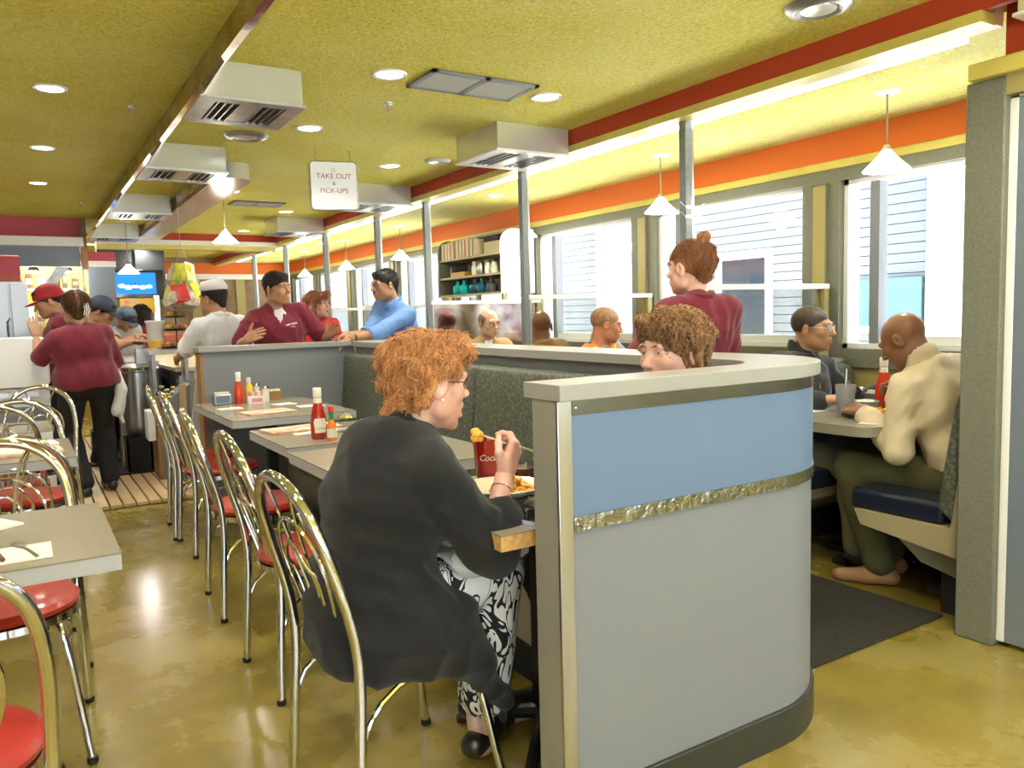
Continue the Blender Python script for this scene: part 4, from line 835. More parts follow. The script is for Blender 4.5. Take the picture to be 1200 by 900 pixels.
t = thing('door_light', 'narrow bright glass door strip right of the menu board', 'lamp', (1.64, 11.9, 1.3)); G().box(-.02, .02, 0, .02, -.1, .38).to('tube', 'tube_light', t); G().box(-.035, .035, .02, .04, -1.3, .40).to('holder', 'white_paint', t)  # glowing white lamp tube on a tall holder, no glass door here
# counter
ct = thing('service_counter', 'long steel-fronted service counter running to the back', 'counter', (1.45, 9.3, 0))
G().box(-.33, .30, -1.95, 2.6, .88, .92).to('countertop', 'plate_cream', ct, bevel=.006); G().box(-.27, .30, -1.9, 2.6, .08, .88).to('carcass', 'dull_steel', ct); G().box(-.25, .28, -1.88, 2.6, 0, .08).to('plinth', 'black_rubber', ct)
for k in range(8): G().box(-.285, -.271, -1.88 + .56 * k, -1.36 + .56 * k, .14, .84).to('front_panel', 'brushed_steel' if k % 3 != 1 else 'dark_grey', ct); G().box(-.30, -.286, -1.80 + .56 * k, -1.45 + .56 * k, .78, .80).to('handle', 'chrome', ct)
ct2 = thing('prep_counter', 'cluttered steel prep counter where the kitchen staff work', 'counter', (.95, 9.2, 0))
G().box(-.15, .13, -1.25, .9, .93, .96).to('countertop', 'brushed_steel', ct2); G().box(-.14, .12, -1.22, .88, .06, .93).to('body', 'dull_steel', ct2)
for k in range(4): G().box(-.13 + .0, .11, -1.235, -1.221, .12 + .2 * k, .29 + .2 * k).to('drawer', 'brushed_steel', ct2)
t = thing('ice_well', 'round steel drum with bright lid at the end of the prep counter', 'drum', (.86, 7.72, 0)); G().lathe([(.16, 0), (.17, .02), (.17, .88), (.18, .89), (.18, .93), (.10, .95), (0, .95)], n=30).to('drum_body', 'brushed_steel', t); G().lathe([(.181, .90), (.186, .91), (.181, .925)], n=30, cap=False).to('rim', 'chrome', t)
t = thing('steel_pan', 'square steel pan holding tongs on the counter', 'pan', (.93, 7.75, .955)); G().box(-.07, .07, -.07, .07, 0, .13).to('pan_body', 'brushed_steel', t); G().tube([(-.02, 0, .12), (.03, .0, .17), (-.08, .02, .19)], .008, 6).to('tongs', 'black_iron', t)
t = thing('paper_cup', 'large white drink cup with a yellow mark', 'cup', (.99, 7.38, 1.08)); G().lathe([(.055, 0), (.075, .23), (.08, .235)], n=22).to('cup_wall', 'white_plastic', t); G().lathe([(.082, .235), (.08, .25), (.05, .255)], n=22).to('lid', 'white_gloss', t); G().lathe([(.0605, .02), (.0645, .08)], n=22, cap=False).to('yellow_band', 'mustard', t)
t2 = thing('cup_riser', 'small steel riser under the cup and pastry stand', 'stand', (1.06, 7.36, 0)); G().box(-.15, .20, -.12, .12, 1.045, 1.08).to('top', 'brushed_steel', t2); G().box(-.13, -.10, -.1, .1, 0, 1.045).to('side', 'dull_steel', t2); G().box(.13, .16, -.1, .1, 0, 1.045).to('side', 'dull_steel', t2)
t = thing('pastry_stand', 'three-tier black stand loaded with pastries', 'stand', (1.15, 7.33, 1.08)); G().tube([(0, 0, 0), (0, 0, .36)], .006, 8).to('post', 'black_iron', t)
for k, z in enumerate((.01, .16, .27)):
    G().lathe([(0, 0), (.11 - .015 * k, 0), (.125 - .015 * k, .015), (.12 - .015 * k, .016)], (0, 0, z), 28).to('tray', 'black_iron', t)
for k, z in enumerate((.012, .162, .272)):
    for j in range(9 - 2 * k):
        a = j * 2 * PI / (9 - 2 * k); r = .072 - .012 * k; m_ = ['cheese_hash', 'fries', 'wood_brown', 'brick_red'][(j + k) % 4]; g = G(); g.ell((0, 0, .026), (.030, .024, .024), 10, 7); o = g.to('pastry', m_); o.location = (1.15 + r * math.cos(a), 7.33 + r * math.sin(a), 1.095 + [0, .15, .26][k]); tag(o, '%s pastry at the %s of the %s tray of the three-tier stand' % (dict(cheese_hash='orange', fries='golden', wood_brown='brown', brick_red='reddish')[m_], ['right', 'right rear', 'rear', 'left rear', 'left', 'left front', 'front', 'right front'][int(round(a / (PI / 4))) % 8], ['lowest', 'middle', 'top'][k]), 'pastry', ['pastries on the lowest tray', 'pastries on the middle tray', 'pastries on the top tray'][k])
# hanging wire basket with snack bags
mat('bag_yellow', (.80, .66, .05), .35, noise=.5, nscale=14, col2=(.35, .45, .05)); mat('bag_green', (.35, .50, .08), .35, noise=.5, nscale=14, col2=(.75, .70, .35)); mat('bag_white', (.72, .70, .60), .35, noise=.5, nscale=18, col2=(.35, .30, .25)); mat('bag_red', (.70, .03, .03), .35)
hb = thing('hanging_basket', 'two-tier hanging wire basket filled with snack bags', 'basket', (1.21, 7.25, 0))
for zc, r in ((1.66, .13), (1.50, .18)):
    for q, rr in ((0, 1), (-.05, .85), (-.09, .5)): G().tube([(r * rr * math.cos(a), r * rr * math.sin(a), zc + q) for a in np.linspace(0, 2 * PI, 25)[:-1]], .003, 5, True).to('wire_ring', 'dull_steel', hb)
    g = G()
    for a in np.linspace(0, 2 * PI, 13)[:-1]: g.tube([(r * math.cos(a), r * math.sin(a), zc), (r * .85 * math.cos(a), r * .85 * math.sin(a), zc - .05), (r * .3 * math.cos(a), r * .3 * math.sin(a), zc - .098)], .002, 4)
    o = g.to('wire_ribs', 'dull_steel', hb); o['kind'] = 'stuff'
for a in (0, 2.1, 4.2): G().tube([(.18 * math.cos(a), .18 * math.sin(a), 1.50), (.13 * math.cos(a), .13 * math.sin(a), 1.66), (0, 0, 1.98), ], .002, 4).to('chain', 'dull_steel', hb)
G().tube([(0, 0, 1.98), (0, 0, 2.42)], .002, 4).to('chain', 'dull_steel', hb)
r3 = random.Random(9)
for k in range(18):
    up_ = k < 8; zc = 1.66 if up_ else 1.50; n = 8 if up_ else 10; a = (k % 10) * 2 * PI / n; r = .085 if up_ else .13
    g = G(); w_, h_ = .062, .09; pr_ = [(-1, -1), (1, -1), (1, 1), (-1, 1)]
    vs = [(-w_, -.002, -h_), (w_, -.002, -h_), (w_, -.002, h_), (-w_, -.002, h_), (-w_, .002, -h_), (w_, .002, -h_), (w_, .002, h_), (-w_, .002, h_), (0, -.022, 0), (0, .022, 0), (0, -.016, h_ * .6), (0, .016, h_ * .6), (0, -.016, -h_ * .6), (0, .016, -h_ * .6)]
    fs = [(0, 1, 12), (1, 8, 12), (0, 12, 8), (1, 2, 8), (3, 0, 8), (2, 10, 8), (3, 8, 10), (2, 3, 10), (5, 4, 13), (4, 9, 13), (5, 13, 9), (6, 5, 9), (4, 7, 9), (7, 11, 9), (6, 9, 11), (7, 6, 11), (0, 4, 5, 1), (2, 6, 7, 3), (0, 3, 7, 4), (1, 5, 6, 2)]
    g.add(vs, fs); c_ = ['bag_yellow', 'bag_green', 'bag_white', 'bag_yellow', 'bag_white', 'bag_red'][k % 6 if k % 6 != 5 or k > 8 else 0]; o = g.to('snack_bag', c_); o.location = (1.21 + r * math.cos(a), 7.25 + r * math.sin(a), zc + .045 + r3.uniform(-.01, .03)); o.rotation_euler = (r3.uniform(-.35, -.1), r3.uniform(-.4, .4), a + PI / 2)
    pos = ['right side', 'right rear', 'rear', 'left rear', 'left side', 'left front', 'front', 'right front'][int(round(a / (PI / 4))) % 8]; tag(o, '%s snack bag at the %s of the %s tier of the hanging basket' % (c_[4:], pos, 'upper' if up_ else 'lower'), 'snack bag', 'bags in the upper basket' if up_ else 'bags in the lower basket')
# stand of brown boards with yellow flowers by the half wall
t = thing('wooden_stand', 'grey and brown wooden stand beside the end of the half wall', 'stand', (1.03, 6.95, 0))
G().add([(-.10, 0, 0), (.10, 0, 0), (.14, 0, .80), (.02, 0, .72), (-.10, 0, .55), (-.10, .3, 0), (.10, .3, 0), (.14, .3, .80), (.02, .3, .72), (-.10, .3, .55)], [(0, 1, 2, 3, 4), (9, 8, 7, 6, 5), (0, 5, 6, 1), (1, 6, 7, 2), (2, 7, 8, 3), (3, 8, 9, 4), (4, 9, 5, 0)]).to('side_panel', 'laminate_grey', t, smooth=0); G().box(-.135, -.101, -.01, .31, 0, .58).to('front_board', 'wood_brown', t); G().box(.05, .10, -.03, -.001, 0, .8).to('post', 'slat_wood', t)
t = thing('flower_bunch', 'bunch of pale yellow flowers on the wooden stand', 'flowers', (1.02, 7.1, .64)); 
for k in range(10): a = k * 2.4; x, y, z = .05 * math.cos(a) * (k / 9), .06 * math.sin(a), .03 + .012 * k; G().ell((x, y, z), (.022, .022, .012), 8, 5).to('flower', 'salad_white' if k % 2 else 'mustard', t); 
G().tube([(0, 0, 0), (0, 0, .06)], .03, 8).to('stem_bundle', 'green_label', t)
S_ = G(); S_.box(-.03, .03, -.10, .10, -.25, .0); o = S_.to('hanging_towel', 'white_paint', bevel=.01); o.location = (.86, 7.05, .60); tag(o, 'white towel hanging at the left of the wooden stand', 'towel')
for k, (x, y, w_, h_) in enumerate(((.98, 8.3, .12, .28), (.80, 8.9, .14, .22), (.93, 7.55, .10, .30))):
    t = thing('crate', ['black crate under the counter behind the stand', 'dark crate farther down the aisle', 'nearest black crate on the slatted boards'][k], 'crate', (x - .12, y, .031)); G().box(-w_, w_, -.14, .14, 0, .02).to('bottom', 'black_rubber', t)
    for (p, q, r, s_) in ((-w_, w_, -.14, -.125), (-w_, w_, .125, .14), (-w_, -w_ + .015, -.14, .14), (w_ - .015, w_, -.14, .14)): G().box(p, q, r, s_, .02, h_).to('side', 'black_rubber', t)
# far seating
for k, (x, y) in enumerate(((2.0, 12.6), (2.9, 13.4), (1.9, 13.7))):
    t = thing('far_bench', ['red bench at the far end behind the counter', 'far red bench near the corner of the window wall', 'far red bench against the back wall'][k], 'bench', (x, y, 0)); G().box(-.4, .4, -.05, .05, .4, 1.15).to('backrest', 'brick_red', t, bevel=.02); G().box(-.4, .4, -.45, -.05, .35, .47).to('seat', 'red_vinyl', t, bevel=.02); G().box(-.38, .38, -.4, .04, 0, .35).to('base', 'dark_grey', t)
# ============================================================ PEOPLE: implicit surfaces turned into meshes
def A3(p): return np.array(p, dtype=np.float32)
class SDF:
    def __init__(s): s.ops = []
    def cone(s, a, b, ra, rb=None, k=.02, sub=False, o=0):
        s.ops.append(('c', A3(a), A3(b), max(.002, ra + o), max(.002, (ra if rb is None else rb) + o), k, sub)); return s
    def ell(s, c, r, R=None, k=.02, sub=False, o=0):
        s.ops.append(('e', A3(c), A3(r) + o, (np.eye(3, dtype=np.float32) if R is None else np.array(R, dtype=np.float32)), 0, k, sub)); return s
    def cut(s, p, n, k=.003):
        n = A3(n); n = n / np.linalg.norm(n); s.ops.append(('p', A3(p), n, 0, 0, k, False)); return s
    def disp(s, fn): s.ops.append(('d', fn)); return s
    def build(s, h, pad=.02):
        lo = np.array([1e9] * 3); hi = -lo
        for o in s.ops:
            if o[0] == 'c' and not o[6]:
                r = max(o[3], o[4]); lo = np.minimum(lo, np.minimum(o[1], o[2]) - r); hi = np.maximum(hi, np.maximum(o[1], o[2]) + r)
            if o[0] == 'e' and not o[6]:
                ext = np.sqrt(((o[3] * o[2][None, :]) ** 2).sum(1)); lo = np.minimum(lo, o[1] - ext); hi = np.maximum(hi, o[1] + ext)
        lo = lo - pad - 2 * h; hi = hi + pad + 2 * h; n = np.ceil((hi - lo) / h).astype(int) + 1
        F = np.full(tuple(n), .2, dtype=np.float32); ax = [(lo[i] + h * np.arange(n[i])).astype(np.float32) for i in range(3)]
        for o in s.ops:
            if o[0] in 'ce':
                k = o[5]; m = k + 2.5 * h + .012
                if o[0] == 'c': r = max(o[3], o[4]); a_, b_ = np.minimum(o[1], o[2]) - r - m, np.maximum(o[1], o[2]) + r + m
                else: ext = np.sqrt(((o[3] * o[2][None, :]) ** 2).sum(1)); a_, b_ = o[1] - ext - m, o[1] + ext + m
                i0 = np.clip(((a_ - lo) / h).astype(int), 0, n); i1 = np.clip(((b_ - lo) / h).astype(int) + 2, 0, n)
                if (i1 <= i0).any(): continue
                sl = tuple(slice(i0[i], i1[i]) for i in range(3)); X, Y, Z = (ax[0][sl[0]][:, None, None], ax[1][sl[1]][None, :, None], ax[2][sl[2]][None, None, :])
                if o[0] == 'c':
                    a, b = o[1], o[2]; ab = b - a; L = float(ab @ ab) + 1e-9
                    t = np.clip(((X - a[0]) * ab[0] + (Y - a[1]) * ab[1] + (Z - a[2]) * ab[2]) / L, 0, 1)
                    d = np.sqrt((X - a[0] - t * ab[0]) ** 2 + (Y - a[1] - t * ab[1]) ** 2 + (Z - a[2] - t * ab[2]) ** 2) - (o[3] + (o[4] - o[3]) * t)
                else:
                    R = o[3]; dx, dy, dz = X - o[1][0], Y - o[1][1], Z - o[1][2]
                    q = [(dx * R[0, j] + dy * R[1, j] + dz * R[2, j]) for j in range(3)]
                    k0 = np.sqrt(sum((q[j] / o[2][j]) ** 2 for j in range(3))); k1 = np.sqrt(sum((q[j] / o[2][j] ** 2) ** 2 for j in range(3))) + 1e-6
                    d = k0 * (k0 - 1) / k1
                f = F[sl]
                if o[6]: d = -d; hh = np.clip(.5 - .5 * (d - f) / k, 0, 1); hh = 1 - hh; F[sl] = f * (1 - hh) + d * hh + k * hh * (1 - hh)
                else: hh = np.clip(.5 + .5 * (d - f) / k, 0, 1); F[sl] = d * (1 - hh) + f * hh - k * hh * (1 - hh)
            elif o[0] == 'p':
                d = ((ax[0][:, None, None] - o[1][0]) * o[2][0] + (ax[1][None, :, None] - o[1][1]) * o[2][1] + (ax[2][None, None, :] - o[1][2]) * o[2][2]); F = np.maximum(F, d).astype(np.float32)
            else:
                msk = np.abs(F) < .05; I = np.nonzero(msk); F[msk] += o[1](ax[0][I[0]], ax[1][I[1]], ax[2][I[2]]).astype(np.float32)
        return surfnet(F, lo, h)
def surfnet(F, lo, h):
    S = F < 0; n = F.shape
    c = np.zeros(tuple(x - 1 for x in n), dtype=np.int8)
    for dx in (0, 1):
        for dy in (0, 1):
            for dz in (0, 1): c += S[dx:n[0] - 1 + dx, dy:n[1] - 1 + dy, dz:n[2] - 1 + dz]
    I = np.array(np.nonzero((c > 0) & (c < 8))).T
    if len(I) == 0: return np.zeros((0, 3)), np.zeros((0, 4), int)
    idx = np.full(c.shape, -1, dtype=np.int64); idx[tuple(I.T)] = np.arange(len(I))
    acc = np.zeros((len(I), 3)); cnt = np.zeros(len(I))
    cor = [(x, y, z) for x in (0, 1) for y in (0, 1) for z in (0, 1)]
    val = {q: F[I[:, 0] + q[0], I[:, 1] + q[1], I[:, 2] + q[2]] for q in cor}
    for q in cor:
        for a in range(3):
            if q[a]: continue
            p = list(q); p[a] = 1; p = tuple(p); A, B = val[q], val[p]; m = (A < 0) != (B < 0)
            t = np.where(m, A / np.where(m, A - B, 1), 0); e = np.array(q, float)[None, :].repeat(len(I), 0); e[:, a] += t
            acc += e * m[:, None]; cnt += m
    V = lo + h * (I + acc / cnt[:, None]); Q = []
    for a in range(3):
        b, d = (a + 1) % 3, (a + 2) % 3
        s0 = [slice(0, n[0]), slice(0, n[1]), slice(0, n[2])]; s1 = list(s0); s0[a] = slice(0, n[a] - 1); s1[a] = slice(1, n[a])
        A, B = S[tuple(s0)], S[tuple(s1)]; E = np.array(np.nonzero(A != B)).T; E = E[(E[:, b] > 0) & (E[:, d] > 0) & (E[:, b] < n[b] - 1) & (E[:, d] < n[d] - 1)]
        st = A[tuple(E.T)]; ob = np.zeros(3, int); ob[b] = 1; od = np.zeros(3, int); od[d] = 1
        q = np.stack([idx[tuple((E - ob - od).T)], idx[tuple((E - od).T)], idx[tuple(E.T)], idx[tuple((E - ob).T)]], 1); q[~st] = q[~st][:, ::-1]; Q.append(q)
    Q = np.concatenate(Q); Q = Q[(Q >= 0).all(1)]
    return V, Q
def mk(name, parts, m_, parent, off=(0, 0, 0)):
    vs = []; fs = []; b = 0
    for v, f in parts: vs.append(np.asarray(v) - np.array(off)); fs.append(np.asarray(f) + b); b += len(v)
    V = np.concatenate(vs); Fq = np.concatenate(fs).astype(np.int32)
    me = bpy.data.meshes.new(name); me.vertices.add(len(V)); me.vertices.foreach_set('co', V.astype(np.float32).ravel())
    me.loops.add(Fq.size); me.loops.foreach_set('vertex_index', Fq.ravel()); me.polygons.add(len(Fq)); me.polygons.foreach_set('loop_start', np.arange(0, Fq.size, 4, dtype=np.int32))
    me.polygons.foreach_set('use_smooth', np.ones(len(Fq), bool)); me.update(calc_edges=True); me.validate(); me.materials.append(M[m_] if isinstance(m_, str) else m_)
    return link(name, me, parent)
def unit(v): v = np.asarray(v, float); return v / (np.linalg.norm(v) + 1e-9)
def ik(a, c, l1, l2, pole):
    a, c = np.array(a, float), np.array(c, float); d = c - a; L = np.linalg.norm(d)
    if L > (l1 + l2) * .995: s_ = L / (l1 + l2) * 1.005; l1 *= s_; l2 *= s_
    u_ = d / L; x = (l1 * l1 - l2 * l2 + L * L) / (2 * L); hgt = math.sqrt(max(0, l1 * l1 - x * x)); p = np.array(pole, float); p = unit(p - u_ * (p @ u_))
    return a + u_ * x + p * hgt
def wrinkle(seed, amp, fr=22, d=(1, .6, .25)):
    r_ = np.random.default_rng(seed); K = [(unit(r_.normal(size=3) * np.array(d)) * fr * r_.uniform(.6, 1.9), r_.uniform(0, 6.28), r_.uniform(.4, 1)) for _ in range(6)]
    def fn(x, y, z):
        t = 0
        wx = x + .03 * np.sin(9 * y + 7 * z + seed); wy = y + .03 * np.sin(8 * z + 6 * x); wz = z + .02 * np.sin(9 * x - 7 * y)
        for k, p, a in K: t = t + a * np.sin(wx * k[0] + wy * k[1] + wz * k[2] + p)
        return amp * (np.abs(t / 3) - .4)
    return fn
def curl(seed, amp, fr=90):
    r_ = np.random.default_rng(seed); K = [(unit(r_.normal(size=3)) * fr * r_.uniform(.5, 1.6), r_.uniform(0, 6.28)) for _ in range(8)]
    def fn(x, y, z):
        t = 0
        for k, p in K: t = t + np.sin(x * k[0] + y * k[1] + z * k[2] + p + 1.5 * np.sin(40 * (x + y - z) + seed))
        return amp * t / 4
    return fn
mat('skin_fair', (.78, .48, .38), .42, sub=.12, noise=.10, nscale=18, col2=(.72, .38, .29)); mat('skin_olive', (.62, .36, .23), .42, sub=.08, noise=.12, nscale=18); mat('skin_tan', (.48, .25, .14), .40, sub=.06, noise=.12, nscale=18)
mat('skin_ruddy', (.62, .26, .15), .45, sub=.08, noise=.15, nscale=20); mat('skin_brown', (.27, .12, .06), .38, sub=.04, noise=.15, nscale=18); mat('skin_dark', (.16, .07, .04), .35, noise=.15, nscale=18)
mat('lips', (.55, .20, .17), .35); mat('lips_dark', (.24, .09, .07), .35); mat('eye_white', (.75, .73, .70), .15); mat('iris', (.05, .03, .02), .1, coat=.8); mat('mouth_dark', (.10, .02, .02), .6)
def hairmat(name, c1, c2, s=(60, 60, 14)):
    m = mat(name, c1, .45, noise=.5, nscale=1.6, col2=c2, stretch=s, bump=.5, bscale=1.4, detail=6); return m
hairmat('hair_ginger', (.72, .35, .13), (.36, .14, .05)); hairmat('hair_brown', (.20, .085, .035), (.05, .02, .01)); hairmat('hair_black', (.022, .017, .015), (.006, .005, .005)); hairmat('hair_auburn', (.42, .17, .07), (.17, .06, .025)); hairmat('hair_grey', (.25, .17, .12), (.10, .07, .05)); hairmat('hair_sandy', (.42, .24, .12), (.22, .11, .05)); hairmat('hair_curl_brown', (.46, .24, .09), (.07, .03, .015)); hairmat('hair_buzz', (.075, .05, .035), (.03, .02, .015))
mat('black_knit', (.0115, .0115, .014), .95, noise=.35, nscale=300, sheen=.12, bump=.35, bscale=500); mat('navy_cloth', (.012, .014, .04), .85); mat('maroon_cloth', (.19, .014, .034), .85, sheen=.2, noise=.15, nscale=30); mat('blue_oxford', (.16, .32, .72), .75, noise=.08, nscale=40); mat('white_cloth', (.78, .78, .80), .8); mat('cream_shirt', (.62, .52, .34), .75, noise=.08, nscale=20); mat('tan_shirt', (.42, .27, .12), .8); mat('olive_trousers', (.10, .095, .035), .85, noise=.15, nscale=20); mat('khaki_trousers', (.23, .20, .12), .85, noise=.12, nscale=20); mat('black_trousers', (.016, .016, .018), .8); mat('fleece_black', (.028, .028, .030), .9, sheen=.2); mat('orange_vest', (.95, .22, .02), .6, emit=(1, .2, .02), estr=.05); mat('lime_strip', (.85, .80, .10), .5); mat('silver_strip', (.62, .63, .62), .3); mat('red_top', (.68, .03, .025), .7); mat('grey_cloth', (.34, .34, .36), .8); mat('maroon_cap', (.33, .012, .02), .7); mat('navy_cap', (.025, .04, .07), .7); mat('tan_leather', (.36, .19, .09), .6); mat('black_leather', (.012, .012, .012), .3, coat=.4); mat('gold', (.85, .6, .2), .2, 1); mat('brown_frame', (.10, .05, .04), .3); mat('apron_cloth', (.62, .56, .48), .85)
# white trousers with a printed black leaf pattern
m = mat('floral_print', (.82, .82, .84), .8); nt = m.node_tree; tc = nt.nodes.new('ShaderNodeTexCoord'); mp = nt.nodes.new('ShaderNodeMapping'); mp.inputs['Scale'].default_value = (1.3, 1.3, .62)
nz = nt.nodes.new('ShaderNodeTexNoise'); nz.inputs['Scale'].default_value = 9; nz.inputs['Detail'].default_value = 1.2; nz.inputs['Distortion'].default_value = 2.2; nt.links.new(tc.outputs['Object'], mp.inputs[0]); nt.links.new(mp.outputs[0], nz.inputs['Vector'])
rp = nt.nodes.new('ShaderNodeValToRGB'); rp.color_ramp.interpolation = 'CONSTANT'; e = rp.color_ramp.elements; e[0].position = 0; e[0].color = (.82, .82, .84, 1); e[1].position = .52; e[1].color = (.012, .012, .02, 1); q = e.new(.60); q.color = (.82, .82, .84, 1); q = e.new(.40); q.color = (.012, .012, .02, 1); q = e.new(.44); q.color = (.82, .82, .84, 1)
nt.links.new(nz.outputs['Fac'], rp.inputs[0]); nt.links.new(rp.outputs[0], nt.nodes['Principled BSDF'].inputs['Base Color'])

def hand_mesh(side, h, curls=(.35, .35, .25), spread=1.0, thumb=.3, pinch=False, s=1.0):
    """side +1: left hand, -1: right hand; palm faces -Z, fingers along +Y"""
    S = SDF(); sx = side; t_ = -sx    # thumb x: left hand palm down -> thumb towards +X(right)... sign handled below
    tx = 1 if side > 0 else -1
    S.cone((0, -.04, 0), (0, .015, 0), .025, .026)
    kn = [(tx * .030, .088), (tx * .010, .094), (tx * -.011, .090), (tx * -.030, .080)]
    for x, y in kn: S.cone((x * .55, .02, 0), (x, y, 0), .017, .0125, k=.012)
    ln = [.072, .080, .074, .058]
    for i, ((x, y), L) in enumerate(zip(kn, ln)):
        c1, c2, c3 = curls if not isinstance(curls[0], tuple) else curls[i]
        if pinch: c1, c2, c3 = [(.75, .9, .4), (.85, 1.0, .5), (.9, 1.1, .6), (.95, 1.2, .7)][i]
        p = np.array([x, y, 0.]); ang = 0; dxn = x * .35 * spread * 3.2
        for fr, cc, ra, rb in ((.45, c1, .0098, .0088), (.31, c2, .0088, .0080), (.24, c3, .0080, .0066)):
            ang += cc; d = np.array([dxn * math.cos(ang) / 3.2 * 3, math.cos(ang), -math.sin(ang)]); d /= np.linalg.norm(d); q = p + d * L * fr
            S.cone(p, q, ra, rb, k=.005); p = q
    a = np.array([tx * .018, .012, -.008]); b = a + np.array([tx * .030, .030, -.010 - .012 * thumb]); c = b + np.array([tx * (.020 - .028 * thumb), .026, -.012 * thumb * 2]); d = c + np.array([tx * (.010 - .024 * thumb), .024, -.010 * thumb])
    if pinch: c = b + np.array([tx * -.006, .030, -.018]); d = c + np.array([tx * -.010, .022, -.010])
    S.cone(a, b, .017, .0135, k=.014); S.cone(b, c, .0125, .011, k=.006); S.cone(c, d, .0108, .0085, k=.004)
    v, f = S.build(h); return v * s, f
def frame(fwd, up): y = unit(fwd); x = unit(np.cross(y, up)); z = np.cross(x, y); return np.stack([x, y, z], 1)
def head_sdf(sex='m', open_=0, fat=0, o=0):
    S = SDF(); f_ = sex == 'f'; j = .9 if f_ else 1.0
    S.ell((0, -.018, .032), (.077, .098, .086)); S.ell((0, .034, -.028), (.060 + fat, .062, .082), k=.03)
    S.ell((0, .040, -.078 - open_ * .5), ((.046 + fat) * j, .046, .034), k=.03); S.ell((0, .076, -.098 - open_ * .8), (.020 * j, .016, .016), k=.02)
    for sx in (-1, 1):
        S.ell((sx * .041, .062, -.022), (.022, .022, .022), k=.02); S.ell((sx * (.050 + fat), .012, -.062), (.018, .032, .030), k=.02)
        S.ell((sx * .031, .101, .006), (.019, .018, .013), k=.012, sub=True)
    S.cone((-.038, .082, .028), (.038, .082, .028), .012, k=.014)
    S.cone((0, .090, .014), (0, .113, -.022), .0085, .0105, k=.012); S.ell((0, .115, -.026), (.0115, .012, .010), k=.006)
    for sx in (-1, 1): S.ell((sx * .0115, .105, -.030), (.0075, .0095, .0075), k=.005)
    S.ell((0, .078, -.060), (.028, .022, .024), k=.016)
    S.cone((-.019, .094, -.056), (.019, .094, -.056), .0055, k=.008); S.cone((-.015, .094, -.067 - open_), (.015, .094, -.067 - open_), .0062, k=.008)
    if open_ > .004: S.ell((0, .098, -.0605 - open_ * .5), (.017, .016, .003 + open_ * .55), k=.004, sub=True)
    for sx in (-1, 1):
        S.cone((sx * .016, .0835, .010), (sx * .031, .0895, .0175), .0032, k=.005); S.cone((sx * .031, .0895, .0175), (sx * .046, .078, .010), .0032, k=.005)
        S.cone((sx * .018, .083, .004), (sx * .045, .078, .003), .0028, k=.005)
        R = Euler((math.radians(-12), 0, sx * math.radians(-22))).to_matrix(); R = np.array(R)
        S.ell((sx * .083, -.012, -.008), (.009, .020, .034), R, k=.006); S.ell((sx * .093, -.007, -.004), (.0065, .011, .018), R, k=.003, sub=True)
    return S
